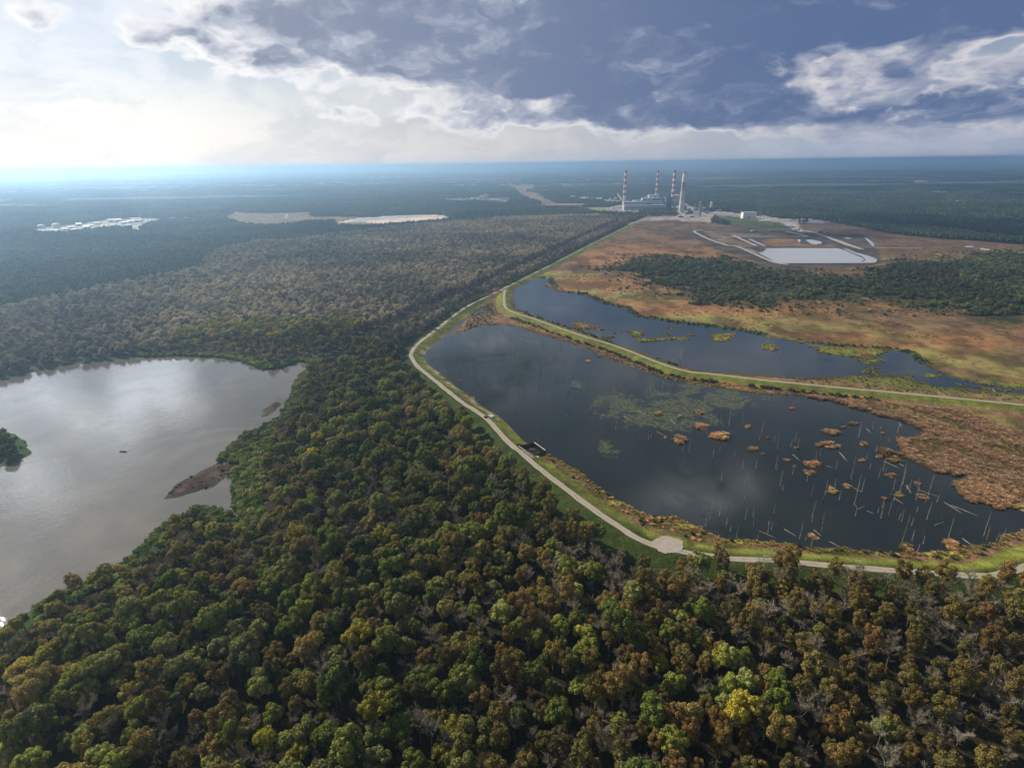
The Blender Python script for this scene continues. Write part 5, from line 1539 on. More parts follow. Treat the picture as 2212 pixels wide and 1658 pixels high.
piling(A_, B_, -3, 2.2, False, None); piling(B_, C_, -3, 1.9, True, M['cream']); piling(C_, D_, -3, 2.0, False, None); piling(D_, A_, -3, 2.4, True, M['gravel'])
wm_ = bpy.data.meshes.new('cell_water'); i_ = .99
wm_.from_pydata([tuple(((p - ctr) * i_)[:2]) + (-.35,) for p in (A_, D_, C_, B_)], [], [(0, 1, 2, 3)])
assert len(wm_.polygons) == 1; wm_.materials.append(WPOND)
if wm_.polygons[0].normal.z < 0: wm_.flip_normals()
link('cell_water', wm_, root)
mb = MB(); rd = random.Random(4)
pc_ = Vector((*G(*cI([(930, 720)])[0], .3), 0)) - ctr
for i in range(16):
    x, y = pc_.x + rd.uniform(-2.2, 2.2), pc_.y + rd.uniform(-1.8, 1.8); a = rd.uniform(0, 6.28); L = rd.uniform(.6, 2.0)
    mb.tube([(x, y, rd.uniform(-.2, .6)), (x + math.cos(a) * L, y + math.sin(a) * L, rd.uniform(-.2, .8))], .14, 5)
mb.box(pc_.x - 1.6, pc_.x + 1.2, pc_.y - 1.0, pc_.y + .8, -.6, .15)
o = mb.build('driftwood_heap', M['deaddark'], None, (ctr.x, ctr.y, 0)); tag(o, 'heap of dark driftwood floating inside the rusty intake cell', 'driftwood')
# walkway with rails along the track side
a, b = [Vector((*G(*cI([q])[0], 3.2), 0)) for q in ((545, 730), (985, 1050))]
L = (b - a).length; rz_ = math.atan2(b.y - a.y, b.x - a.x)
wk = empty('walkway', (a.x, a.y, 3.0), rz_); tag(wk, 'narrow railed walkway along the track side of the intake cell', 'walkway')
mb = MB(); mb.box(0, L, -.6, .6, 0, .12); mb.build('deck', M['gravel'], wk)
for s_ in (-.58, .58):
    mb = MB()
    for i in range(9): mb.tube([(L * i / 8, s_, .12), (L * i / 8, s_, 1.15)], .045, 5)
    mb.tube([(0, s_, 1.15), (L, s_, 1.15)], .05, 5); mb.tube([(0, s_, .65), (L, s_, .65)], .04, 5)
    mb.build('handrail', M['rustst'], wk)
x, y = G(*cI([(1205, 580)])[0], 0); z = top_z(x, y, *cI([(1150, 300)])[0])
mb = MB(); mb.tube([(0, 0, -1), (-1.2, .6, z * .6), (-2.2, 1.2, z)], [.16, .12, .07], 6); mb.tube([(-1.5, .8, z * .75), (-2.3, .6, z * .8)], .06, 4)
tag(mb.build('leaning_pole', M['deadwood'], None, (x, y, 0)), 'bleached leaning snag behind the far corner of the intake cell', 'pole')
# concrete apron by the intake, and the boat ramp pad farther up the track
def pad(nm, pts_, z0, z1, mat, label, cat):
    mb = MB(); n = len(pts_); v = [(*p, z0) for p in pts_] + [(*p, z1) for p in pts_]
    mb.add(v, [tuple(range(n))[::-1], tuple(range(n, 2 * n))] + [(i, (i + 1) % n, n + (i + 1) % n, n + i) for i in range(n)])
    me = mb.build(nm, mat); import bmesh
    bm = bmesh.new(); bm.from_mesh(me.data); bmesh.ops.recalc_face_normals(bm, faces=bm.faces); bm.to_mesh(me.data); bm.free()
    return tag(me, label, cat)
pad('concrete_apron', [tuple(map(float, p)) for p in P(cI([(985, 1000), (1200, 990), (1150, 1190), (1000, 1120), (900, 1090)]), 1.6)], 0, 1.75, M['concrete'], 'grey concrete apron at the near corner of the intake cell', 'apron')
pp = P(c6([(495, 208), (560, 198), (575, 212), (520, 226)]), 2.6)
pad('ramp_pad', [tuple(map(float, p)) for p in pp], .5, 2.95, M['concrete'], 'small pale concrete pad between track and pond', 'pad')
x, y = G(*c6([(512, 218)])[0], 3.0)
bx_ = empty('pump_box', (x, y, 2.95), .4); tag(bx_, 'dark pump box on the small concrete pad', 'pump box')
mb = MB(); mb.box(-1.3, 1.3, -.7, .7, 0, 1.1); mb.build('housing', M['steel'], bx_); mb = MB(); mb.box(-1.4, 1.4, -.8, .8, 1.1, 1.22); mb.build('lid', M['dark'], bx_)
mb = MB(); mb.tube([(1.3, 0, .5), (2.6, .3, .4), (4.2, 1.2, -1.8)], .14, 6); mb.build('pipe', M['steel'], bx_)
# rocks along the intake shore
rk = []
for i in range(5):
    rng = np.random.default_rng(i); iv, if_ = ICO1
    rk.append(np_mesh('rock', iv * np.array([1, .8, .55]) * (1 + rng.uniform(-.25, .25, (len(iv), 1))), [if_], [M['concrete']]))
X, Y, rng = region_grid(-60, 60, 400, 660, 1.1, 57)
f = fields(X, Y); k = (np.abs(f['pa'] - 1.2) < 2.2) & (fbm(X, Y, 9, 58) > .50) & (X < 45); s = rng.uniform(.25, .7, len(X))
scatter('shore_rubble', 'broken pale rubble along the left shore of the lower pond', 'rubble', split(rk, X[k], Y[k], s[k], -.2, rng))

# ------------------------------------------------------------------ fishing boat with two people
bx, by = G(*crop(270, 1070, 36.85, [(1130, 1180)])[0], -.9)
boat = empty('fishing_boat', (bx, by, -.88), R(-4)); tag(boat, 'small open white and dark fishing boat on the muddy river', 'boat')
def hull():
    V = []; secs = [(-2.4, .72, .0, .5), (-1.2, .80, -.04, .52), (.4, .80, -.05, .56), (1.6, .66, .0, .66), (2.35, .30, .16, .78), (2.6, .06, .4, .82)]
    for x, w, zb, zt in secs: V += [(x, -w, zt), (x, -w * .82, zb), (x, w * .82, zb), (x, w, zt), (x, w * .88, zt), (x, w * .70, zb + .14), (x, -w * .70, zb + .14), (x, -w * .88, zt)]
    F = []
    for i in range(len(secs) - 1):
        for k in range(8): F.append((i * 8 + k, i * 8 + (k + 1) % 8, (i + 1) * 8 + (k + 1) % 8, (i + 1) * 8 + k))
    F += [(0, 1, 2, 3, 4, 5, 6, 7), tuple(40 + k for k in range(8))[::-1]]
    mb = MB(); mb.v = V; mb.f = F; mb.mi = [0] * len(F); return mb
hull().build('hull', M['deaddark'], boat)
mb = MB()
for s_ in (-1, 1): mb.tube([(-2.4, s_ * .70, .54), (.4, s_ * .78, .60), (1.6, s_ * .64, .70), (2.35, s_ * .29, .82), (2.6, 0, .86)], .13, 6)
mb.build('gunwale', M['white'], boat)
for x in (-1.5, -.1, 1.2):
    mb = MB(); mb.box(x - .18, x + .18, -.66, .66, .36, .42); mb.build('bench_seat', M['white'], boat)
mb = MB(); mb.box(-2.62, -2.38, -.16, .16, .35, .95); mb.tube([(-2.5, 0, .4), (-2.55, 0, -.5)], .07, 6); mb.tube([(-2.4, 0, .8), (-1.9, .1, .9)], .035, 5); mb.build('outboard_motor', M['dark'], boat)
def person(name, loc, rz, shirt, pants, label):
    me = bpy.data.meshes.new('person')
    V = [(0, 0, .42), (0, -.02, .62), (0, -.04, .82), (0, -.03, .93), (0, -.01, 1.05), (0, .01, 1.16),
         (-.10, .02, .42), (-.13, .40, .45), (-.13, .42, .08), (-.13, .52, .03), (.10, .02, .42), (.13, .40, .45), (.13, .42, .08), (.13, .52, .03),
         (-.19, -.03, .86), (-.25, .04, .62), (-.16, .28, .56), (.19, -.03, .86), (.25, .04, .62), (.16, .28, .58)]
    E = [(0, 1), (1, 2), (2, 3), (3, 4), (4, 5), (0, 6), (6, 7), (7, 8), (8, 9), (0, 10), (10, 11), (11, 12), (12, 13), (2, 14), (14, 15), (15, 16), (2, 17), (17, 18), (18, 19)]
    Rr = [.15, .14, .15, .065, .10, .085, .095, .075, .055, .05, .095, .075, .055, .05, .075, .055, .042, .075, .055, .042]
    me.from_pydata(V, E, []); o = bpy.data.objects.new(name, me); C.objects.link(o)
    sk = o.modifiers.new('skin', 'SKIN')
    for v, r in zip(me.skin_vertices[0].data, Rr): v.radius = (r, r)
    me.skin_vertices[0].data[0].use_root = True
    ss_ = o.modifiers.new('sub', 'SUBSURF'); ss_.levels = 1; ss_.render_levels = 1
    me.materials.append(shirt); o.location = loc; o.rotation_euler = (0, 0, rz)
    tag(o, label, 'person')
    mb = MB(); mb.tube([(0, -.01, 1.10), (0, 0, 1.20), (0, .0, 1.235)], [.115, .11, .05], 8); mb.tube([(0, .05, 1.12), (0, .20, 1.10)], [.09, .06], 6)
    mb.build('cap', pants, o)
    return o
M['shirt1'] = simple('dark_red_cloth', (.10, .03, .04), .9, .1, 3); M['shirt2'] = simple('dark_grey_cloth', (.035, .04, .05), .9, .1, 3)
import math as _m
ca, sa = math.cos(R(-4)), math.sin(R(-4))
person('person', (bx + -1.5 * ca, by + -1.5 * sa, -.88), R(-80), M['shirt2'], M['dark'], 'person in dark clothes seated at the stern of the boat')
person('person', (bx + .3 * ca, by + .3 * sa, -.88), R(30), M['shirt1'], M['shirt2'], 'person in dark red seated amidships in the boat')

X, Y, rng = region_grid(-330, -60, 260, 640, 1.3, 61)
f = fields(X, Y); k = (f['bar'] < -.6) & (rng.random(len(X)) < .45); s = rng.uniform(.10, .34, len(X))
scatter('mud_bar_debris', 'dark debris and sprouts strewn over the mud bar', 'debris', split(rk + BU + TM, X[k], Y[k], s[k], -.85, rng))

# ------------------------------------------------------------------ power plant
def stack(name, base, top, wb, wt, label, bands, H=None, sc_=6.9125):
    (b_,), (t_,) = cP([base]), cP([top])
    x, y = G(*b_); D_ = math.hypot(x, y)
    zt = top_z(x, y, *t_) if H is None else H
    slant = math.hypot(D_, CAMH)
    rb = wb / sc_ * .8848 / FV * slant / 2; rt = wt / sc_ * .8848 / FV * slant / 2
    root = empty(name, (x, y, 0)); tag(root, label, 'chimney', None)
    for k, (a, b, mat, nm) in enumerate(bands):
        za, zb = zt * a, zt * b
        ra = rb + (rt - rb) * a; rb_ = rb + (rt - rb) * b
        mb = MB(); mb.tube([(0, 0, za), (0, 0, zb)], [ra, rb_], 24, cap=(k in (0, len(bands) - 1)))
        mb.build(nm, M[mat], root, smooth=False)
    for z in (zt * .35, zt * .66, zt * .97):
        r = rb + (rt - rb) * z / zt
        mb = MB()
        for i in range(24):
            a0, a1 = 2 * PI * i / 24, 2 * PI * (i + 1) / 24
            mb.tube([((r + 1) * math.cos(a0), (r + 1) * math.sin(a0), z), ((r + 1) * math.cos(a1), (r + 1) * math.sin(a1), z)], .35, 4)
        mb.build('platform_ring', M['steel'], root)
    return x, y, zt
def red_white(conc, n=9):
    b = [(0, conc, 'cream', 'concrete_base')]
    h = (1 - conc) / n
    for i in range(n):
        red = (n - 1 - i) % 2 == 0
        b.append((conc + h * i, conc + h * (i + 1), 'red' if red else 'white', 'red_band' if red else 'white_band'))
    return b
stack('chimney', (300, 712), (335, 105), 52, 38, 'tall red and white banded chimney at the left end of the power plant', red_white(.215, 10))
stack('chimney', (838, 660), (866, 108), 46, 26, 'thin red and white banded chimney behind the middle of the power plant', red_white(.16, 11))
stack('chimney', (1112, 700), (1138, 110), 52, 38, 'tall red and white banded chimney next to the teal boiler frame', red_white(.17, 11))
stack('chimney', (1265, 822), (1300, 150), 88, 50, 'thick cream and grey chimney with a white top, nearest of the four', [(0, .55, 'cream', 'shaft'), (.55, .775, 'concrete', 'grey_shaft'), (.775, .985, 'white', 'white_top'), (.985, 1.03, 'concrete', 'flue_tip')])

def bframe(p0, p1):              # local frame: x along the facade, y away from the camera
    a = np.array(G(*cP([p0])[0])); b = np.array(G(*cP([p1])[0]))
    e = b - a; L = np.linalg.norm(e)
    return a, math.atan2(e[1], e[0]), L
a, rz, L = bframe((300, 782), (1000, 772))
slant = math.hypot(np.linalg.norm(a), CAMH); mpp = slant / FV / 6.9125 * .8848       # metres per crop pixel
root = empty('power_station', (float(a[0]), float(a[1]), 0), rz)
tag(root, 'long pale grey stepped power station hall with dark window bands', 'power station')
def part(name, mat, x0, x1, y0, y1, z0, z1, parent=root):
    mb = MB(); mb.box(x0, x1, y0, y1, z0, z1); return mb.build(name, M[mat], parent)
h1, h2, h3, h4 = 72 * mpp, 118 * mpp, 165 * mpp, 205 * mpp
w1 = part('turbine_hall', 'clad', 0, L, 0, 34, 0, h1)
w2 = part('upper_hall', 'clad', L * .02, L * .99, 34.01, 66, 0, h2)
w3 = part('boiler_house', 'clad2', L * .52, L * .99, 66.01, 104, 0, h3)
part('boiler_house', 'clad', L * .72, L * .985, 104.01, 134, 0, h4)
part('low_annex', 'clad2', L * .30, L * .52, 66.01, 96, 0, h2 * 1.12)
for (x0, x1, z, dz, par, y) in ((.02, .97, h1 * .34, 3.0, w1, -.15), (.05, .98, h1 * .76, 2.4, w1, -.15), (.03, .55, h2 * .86, 2.5, w2, 33.85), (.60, .98, h2 * .93, 2.2, w2, 33.85)):
    m_ = MB(); m_.box(L * x0, L * x1, y, y + .2 + .001, z, z + dz); m_.build('window_band', M['dglass'], par)
m_ = MB(); m_.box(L * .56, L * .72, 33.8, 34.0, h1 + 1, h1 + 8); m_.build('blue_panel', M['blue'], w2)
m_ = MB(); m_.box(L * .78, L * .97, 65.8, 66.0, h2 + 5, h2 + 8); m_.box(L * .78, L * .97, 65.8, 66.0, h2 + 11, h2 + 13); m_.build('window_band', M['dglass'], w3)
for i, fx in enumerate((.14, .33, .44, .61, .70, .80, .90)):
    x = L * fx; yb, zb = (48, h2) if fx < .5 else (84, h3)
    m_ = MB(); m_.box(x - 2.5, x + 2.5, yb - 2.5, yb + 2.5, zb, zb + 4); m_.tube([(x, yb, zb + 4), (x, yb, zb + 8)], 1.2, 8); m_.build('roof_vent', M['white'], root)
# open boiler frame in dark teal beside the hall
a2, rz2, L2 = bframe((1000, 770), (1105, 768))
fr = empty('boiler_frame', (float(a2[0]), float(a2[1]), 0), rz); tag(fr, 'dark teal boiler frame at the right end of the power station', 'boiler frame')
hb = 200 * mpp
m_ = MB(); m_.box(4, L2 - 2, 8, 60, 6, hb * .95); m_.build('casing', M['teal'], fr)
m_ = MB()
for i in range(5):
    for yy in (3, 30, 64):
        x = 1 + (L2 - 1) * i / 4; m_.box(x - .6, x + .6, yy - .6, yy + .6, 0, hb)
for z in np.linspace(hb * .15, hb, 7):
    for yy in (2.2, 64.8): m_.box(0, L2 + 1, yy - .5, yy + .5, z - .5, z + .5)
m_.build('steel_columns', M['blue'], fr)
m_ = MB(); m_.box(L2 + 3, L2 + 26, 20, 60, 10, hb * .62); m_.box(L2 + 5, L2 + 20, 60.01, 90, 10, hb * .45); m_.tube([(L2 + 26, 40, hb * .5), (L2 + 44, 30, hb * .45)], 4, 10); m_.build('precipitator', M['concrete'], fr)
# white precipitator house behind
a3, rz3, L3 = bframe((1140, 700), (1235, 700))
ph = empty('precipitator_house', (float(a3[0]), float(a3[1]), 0), rz); tag(ph, 'pale boxy plant building behind the thick cream chimney', 'building')
m_ = MB(); m_.box(0, L3, 0, 40, 0, 46); m_.build('wall', M['clad'], ph); m_ = MB(); m_.box(-1, L3 + 1, -1, 41, 46, 47.5); m_.build('roof', M['white'], ph)
for i, (bx_, by_, w, h, mat, mt2) in enumerate(((1415, 840, 70, 38, 'steel', 'teal'), (1360, 850, 50, 26, 'concrete', 'steel'), (1330, 790, 40, 60, 'clad2', 'steel'), (1255, 905, 60, 22, 'concrete', 'white'),
        (1440, 900, 40, 18, 'steel', 'white'), (1150, 780, 50, 22, 'concrete', 'steel'), (1205, 800, 40, 34, 'steel', 'teal'), (1520, 840, 40, 12, 'white', 'white'), (1700, 830, 60, 14, 'steel', 'blue'), (240, 740, 60, 16, 'clad', 'white'),
        (120, 752, 50, 8, 'white', 'white'), (450, 800, 90, 9, 'clad', 'concrete'), (620, 800, 70, 8, 'cream', 'white'), (780, 800, 60, 8, 'clad2', 'concrete'), (560, 830, 40, 6, 'white', 'white'))):
    x, y = G(*cP([(bx_, by_)])[0]); wm = w * mpp
    e_ = empty('plant_shed', (x, y, 0), rz + R(random.uniform(-6, 6)))
    m_ = MB(); m_.box(-wm / 2, wm / 2, 0, wm * .6, 0, h * mpp); m_.build('wall', M[mat], e_)
    m_ = MB(); m_.gable(-wm / 2 - .5, wm / 2 + .5, -.5, wm * .6 + .5, h * mpp, h * mpp + 2.0); m_.build('roof', M[mt2], e_)
    m_ = MB(); m_.box(-2.5, 2.5, -.15, .05, 0, 4); m_.build('door', M['dark'], e_)
    if i < 6: m_ = MB(); [m_.box(wm * (k / 5 - .5) - .4, wm * (k / 5 - .5) + .4, -1.5, -.7, 0, h * mpp * 1.15) for k in range(6)]; m_.box(-wm / 2, wm / 2, -1.5, -.7, h * mpp * .7, h * mpp * .76); m_.build('pipe_rack', M['steel'], e_)
    tag(e_, ('grey process building with a pipe rack at the foot of the cream chimney' if i < 6 else ('low shed on the yard before the long hall' if bx_ < 800 else 'low shed on the right side of the plant yard')), 'shed',
        ('process buildings' if i < 6 else ('sheds before the hall' if bx_ < 800 else 'sheds right of the chimney')))
def tower(name, b_, t_, w, mat, label, cat, capm=None, legs=False, mat2='steel'):
    x, y = G(*cP([b_])[0]); H = top_z(x, y, *cP([t_])[0]); r = w * mpp / 2
    e_ = empty(name, (x, y, 0)); tag(e_, label, cat)
    z0 = H * .35 if legs else 0
    m_ = MB(); m_.tube([(0, 0, z0), (0, 0, H * .96), (0, 0, H)], [r, r, r * .6], 18); m_.build('shell', M[mat], e_)
    m_ = MB()
    for z in np.linspace(H * .2, H * .95, 6):
        m_.tube([(r * 1.25 * math.cos(t), r * 1.25 * math.sin(t), z) for t in np.linspace(0, 2 * PI, 13)], .3, 4)
    for t in np.arange(4) * PI / 2 + .4:
        m_.tube([(r * 1.25 * math.cos(t), r * 1.25 * math.sin(t), 0), (r * 1.25 * math.cos(t), r * 1.25 * math.sin(t), H * .97)], .35, 5)
    m_.build('frame', M[mat2], e_)
    return e_
tower('absorber_tower', (1575, 872), (1578, 640), 34, 'concrete', 'dark grey cylindrical process tower right of the cream chimney', 'tower', mat2='steel')
tower('vent_column', (1480, 808), (1475, 662), 14, 'cream', 'slender cream vent column between chimney and blue tank', 'column')
tower('storage_silo', (1765, 792), (1770, 640), 40, 'white', 'white round silo on legs near the right side of the plant', 'silo', legs=True)
for i, (px_, py_, w, h, lb) in enumerate(((1645, 812, 76, 58, 'large blue round tank beside the process tower'), (1520, 790, 60, 36, 'smaller blue round tank behind the vent column'), (1400, 780, 50, 26, 'low teal tank just right of the cream chimney'), (1910, 806, 80, 20, 'low blue covered bin on the gravel right of the silo'))):
    x, y = G(*cP([(px_, py_)])[0]); r = w * mpp / 2
    e_ = empty('storage_tank', (x, y, 0)); tag(e_, lb, 'tank')
    m_ = MB(); m_.tube([(0, 0, 0), (0, 0, h * mpp)], r, 24); m_.build('shell', M['teal' if i == 2 else 'blue'], e_)
    m_ = MB(); m_.tube([(0, 0, h * mpp), (0, 0, h * mpp + r * .15)], [r * 1.01, r * .1], 24); m_.build('roof', M['clad2'], e_)
for (p0, p1, z0, z1, lb) in (((1190, 905), (1370, 925), 26, 4, 'inclined pale conveyor at the foot of the cream chimney'), ((190, 600), (280, 660), 30, 8, 'inclined conveyor left of the striped chimney'), ((60, 660), (260, 690), 6, 22, 'long coal conveyor at the far left of the plant')):
    a_ = Vector((*G(*cP([p0])[0]), z0)); b_ = Vector((*G(*cP([p1])[0]), z1)); d = b_ - a_
    e_ = empty('conveyor', a_, math.atan2(d.y, d.x)); Lh = math.hypot(d.x, d.y); tag(e_, lb, 'conveyor')
    m_ = MB(); m_.xf = Matrix.Rotation(-math.atan2(d.z, Lh), 4, 'Y'); m_.box(0, d.length, -2, 2, -1.5, 1.5); m_.build('gallery', M['clad'], e_)
    m_ = MB()
    for t in (.1, .4, .7, .95):
        zz = d.z * t
        for s_ in (-1.6, 1.6): m_.tube([(Lh * t, s_ * 1.6, -z0), (Lh * t, s_, zz - 1.4)], .4, 4)
    m_.build('trestle', M['steel'], e_)
for i, (px_, py_) in enumerate(((155, 650), (110, 690), (60, 640), (20, 680))):
    x, y = G(*cP([(px_, py_)])[0]); e_ = empty('transfer_tower', (x, y, 0), rz); tag(e_, 'pale boxy coal transfer tower left of the striped chimney', 'tower', 'coal transfer towers')
    m_ = MB(); m_.box(-5, 5, -5, 5, 0, 24 - 4 * i); m_.build('wall', M['clad'], e_); m_ = MB(); m_.gable(-5.5, 5.5, -5.5, 5.5, 24 - 4 * i, 27 - 4 * i); m_.build('roof', M['white'], e_)
# white block and vehicles on the gravel area east of the plant
a4_, rz4, L4 = bframe((1690, 618), (1690, 618))
x, y = G(*cA([(848, 124)])[0]); e_ = empty('block_building', (x, y, 0), R(-4)); tag(e_, 'lone white box shaped building on the pale gravel beside the lawn', 'building')
m_ = MB(); m_.box(-24, 24, 0, 30, 0, 21); m_.build('wall', M['white'], e_); m_ = MB(); m_.box(-24.6, 24.6, -.6, 30.6, 21, 22.2); m_.build('roof', M['clad'], e_)
m_ = MB(); m_.box(-6, 2, -.2, .05, 0, 8); m_.build('door', M['concrete'], e_)
def truck(mat):
    e_ = empty('parked_truck')
    m_ = MB(); m_.box(-7, 4.2, -1.3, 1.3, 1.2, 4.0); m_.build('trailer', M[mat], e_)
    m_ = MB(); m_.box(4.6, 7.0, -1.25, 1.25, .9, 3.4); m_.box(7.0, 8.0, -1.2, 1.2, .9, 2.1); m_.build('cab', M['white' if mat != 'white' else 'blue'], e_)
    for x in (-5.8, -4.4, 5.9):
        for s_ in (-1.15, 1.15):
            m_ = MB(); m_.tube([(x, s_ - .18, .55), (x, s_ + .18, .55)], .55, 12); m_.build('wheel', M['dark'], e_)
    return e_
def copy_tree(o, parent=None):
    c = o.copy(); C.objects.link(c); c.parent = parent
    for ch in [k for k in o.children]: copy_tree(ch, c)
    return c
TR = {m_: truck(m_) for m_ in ('white', 'blue', 'clad')}
used = set()
VEH = cA([(790, 92), (930, 102), (960, 106), (990, 112), (1020, 118), (1165, 118), (1240, 140), (1330, 138), (1400, 136), (1190, 212), (1220, 205), (1490, 255), (1440, 255), (1540, 152), (1045, 240), (880, 243), (1270, 230)])
for i, (px_, py_) in enumerate(VEH):
    mm_ = ('white', 'white', 'clad', 'blue')[(i * 7) % 4]
    if i in (5, 11): mm_ = 'blue'
    o = TR[mm_] if mm_ not in used else copy_tree(TR[mm_]); used.add(mm_)
    x, y = G(px_, py_); o.location = (x, y, .1); o.rotation_euler = (0, 0, random.uniform(-.5, .5)); o.scale = (1.3, 1.3, 1.3)
    nmc = {'white': 'white', 'blue': 'blue', 'clad': 'pale grey'}[mm_]
    ash_ = i in (9, 10, 11, 12, 14, 15, 16)
    tag(o, f'{nmc} box truck parked ' + ('by the ash pond roads' if ash_ else 'on the gravel yard east of the plant'), 'truck', f'{nmc} trucks ' + ('ash pond' if ash_ else 'east yard'))
# warehouse with a red roof, houses, silo works, far town
def building(px_, py_, w, d, h, wall, roof, label, group, rot=0.0, flat_=False, name='warehouse', cat='building'):
    x, y = G(px_, py_); e_ = empty(name, (x, y, 0), -math.atan2(x, y) + rot)
    m_ = MB(); m_.box(-w / 2, w / 2, 0, d, 0, h); m_.build('wall', M[wall], e_)
    m_ = MB()
    if flat_: m_.box(-w / 2 - .4, w / 2 + .4, -.4, d + .4, h, h + .8)
    else: m_.gable(-w / 2 - .8, w / 2 + .8, -.8, d + .8, h, h + d * .12)
    m_.build('roof', M[roof], e_)
    m_ = MB(); m_.box(-w * .1, w * .1, -.2, .05, 0, h * .6); m_.build('door', M['dglass'], e_)
    tag(e_, label, cat, group); return e_
(q1,) = cC([(1530, 380)]); building(*q1, 165, 45, 10, 'cream', 'roofr', 'long cream warehouse with a reddish roof left of the plant', None)
for i, (cx, cy, w) in enumerate(((1690, 290, 40), (1720, 300, 30), (1755, 298, 36), (1800, 306, 30), (1835, 300, 20), (1920, 312, 30), (1960, 325, 26), (2030, 330, 40), (1600, 282, 24))):
    (q1,) = cC([(cx, cy)]); building(*q1, w * 1.1, 18, 9 + (i % 3) * 4, 'white' if i % 2 else 'cream', 'white' if i % 3 else 'roofr', 'small pale building among trees left of the power plant', 'small buildings left of the plant', random.uniform(-.3, .3), i % 2 == 0, 'small_building')
for i, (cx, cy, r_, top_) in enumerate(((455, 318, 8, 245), (475, 318, 8, 230), (497, 320, 9, 238), (520, 320, 9, 222), (543, 320, 9, 218), (562, 320, 8, 250), (222, 300, 7, 268), (240, 300, 7, 258), (292, 300, 7, 262), (310, 300, 7, 262),
        (680, 305, 6, 280), (705, 305, 6, 265), (730, 308, 6, 262), (755, 308, 6, 262), (780, 308, 6, 262), (805, 306, 6, 264))):
    (b_, t_) = cC([(cx, cy), (cx, top_)]); x, y = G(*b_); H = top_z(x, y, *t_)
    e_ = empty('process_silo', (x, y, 0)); mm2 = math.hypot(x, y) / FV / 5.027 * .8848
    big_ = 440 < cx < 580
    m_ = MB(); m_.tube([(0, 0, 0), (0, 0, H * .94)], r_ * mm2 * 1.15, 14); m_.build('shell', M['cream' if big_ else 'clad'], e_)
    m_ = MB(); m_.tube([(0, 0, H * .94), (0, 0, H)], [r_ * mm2 * 1.2, r_ * mm2 * .2], 14); m_.build('roof', M['white'], e_)
    tag(e_, 'tall cream silo in the tallest cluster of the distant works' if big_ else ('pale silo at the left end of the distant works' if cx < 400 else 'low pale silo at the right end of the distant works'), 'silo',
        'tall cream silos' if big_ else ('left silos' if cx < 400 else 'right silos'))
for i, (cx, cy, w) in enumerate(((160, 310, 40), (400, 296, 40), (600, 310, 60), (640, 320, 50), (100, 312, 40))):
    (q1,) = cC([(cx, cy)]); building(*q1, w * 1.5, 30, 14, 'white', 'clad', 'white shed between the silo clusters of the distant works', 'sheds of the distant works', 0, True, 'works_shed')
rd = random.Random(12)
TB = [(150, 205, 42, 22), (272, 192, 48, 20), (460, 178, 30, 12), (210, 244, 24, 5), (320, 242, 70, 6), (735, 145, 40, 14), (790, 145, 50, 14), (850, 160, 50, 9), (900, 150, 40, 9), (950, 145, 60, 10), (990, 140, 40, 8), (940, 125, 60, 6), (620, 165, 40, 7),
      (560, 180, 30, 6), (1100, 140, 60, 6), (1180, 130, 40, 6), (1320, 122, 44, 6), (1260, 122, 30, 5), (390, 200, 40, 8), (430, 215, 30, 6), (520, 195, 34, 7), (345, 215, 36, 7), (250, 225, 40, 6), (680, 190, 36, 6), (740, 180, 30, 6), (1030, 150, 34, 5), (870, 180, 40, 6), (180, 228, 40, 8), (130, 225, 30, 7)]
for i, (cx, cy, w, h) in enumerate(TB):
    (q1,) = cT([(cx, cy)]); x, y = G(*q1); mm2 = math.hypot(x, y) / FV / 3.456 * .8848
    if i in (0, 1):
        e_ = empty('dome_tank', (x, y, 0)); r_ = w * mm2 / 2; hh = h * mm2
        m_ = MB(); m_.tube([(0, 0, 0), (0, 0, hh)], r_, 20); m_.build('shell', M['white'], e_); m_ = MB(); m_.tube([(0, 0, hh), (0, 0, hh + r_ * .25), (0, 0, hh + r_ * .35)], [r_, r_ * .7, r_ * .1], 20); m_.build('roof', M['white'], e_)
        tag(e_, ('leftmost round white tank of the far hazy works' if i == 0 else 'second round white tank of the far hazy works'), 'tank')
        continue
    pos_ = 'left' if cx < 600 else 'right'
    building(*q1, w * mm2, 25 + rd.random() * 20, h * mm2, rd.choice(('white', 'white', 'clad', 'cream')), rd.choice(('white', 'clad', 'clad2')), f'pale low building in the {pos_} half of the far hazy works', f'{pos_} far works buildings', rd.uniform(-.2, .2), rd.random() < .6, 'works_building')
(q1,) = cF([(1078, 286)]); building(*q1, 42, 16, 5, 'white', 'white', 'small white roofed shed below the sandy pad', None, 0, False, 'field_shed')
# pylons
def pylon(b_, t_, label, group=None):
    x, y = G(*b_); H = top_z(x, y, *t_); e_ = empty('power_pylon', (x, y, 0), random.uniform(0, 1)); tag(e_, label, 'pylon', group)
    m_ = MB(); w = H * .07
    for a in (-1, 1):
        for b in (-1, 1): m_.tube([(a * w, b * w, 0), (a * w * .3, b * w * .3, H * .7), (0, 0, H)], .32, 4)
    for k in range(6):
        z0, z1 = H * .7 * k / 6, H * .7 * (k + 1) / 6; q0, q1_ = w * (1 - .7 * k / 6), w * (1 - .7 * (k + 1) / 6)
        for s_ in (-1, 1): m_.tube([(-q0, s_ * q0, z0), (q1_, s_ * q1_, z1)], .2, 3); m_.tube([(s_ * q0, q0, z0), (s_ * q1_, -q1_, z1)], .2, 3)
    m_.build('lattice', M['clad'], e_)
    m_ = MB()
    for z, s_ in ((.72, .16), (.82, .13), (.92, .10)): m_.tube([(-H * s_, 0, H * z), (0, 0, H * z + 1.5), (H * s_, 0, H * z)], .3, 4)
    m_.build('cross_arm', M['clad'], e_)
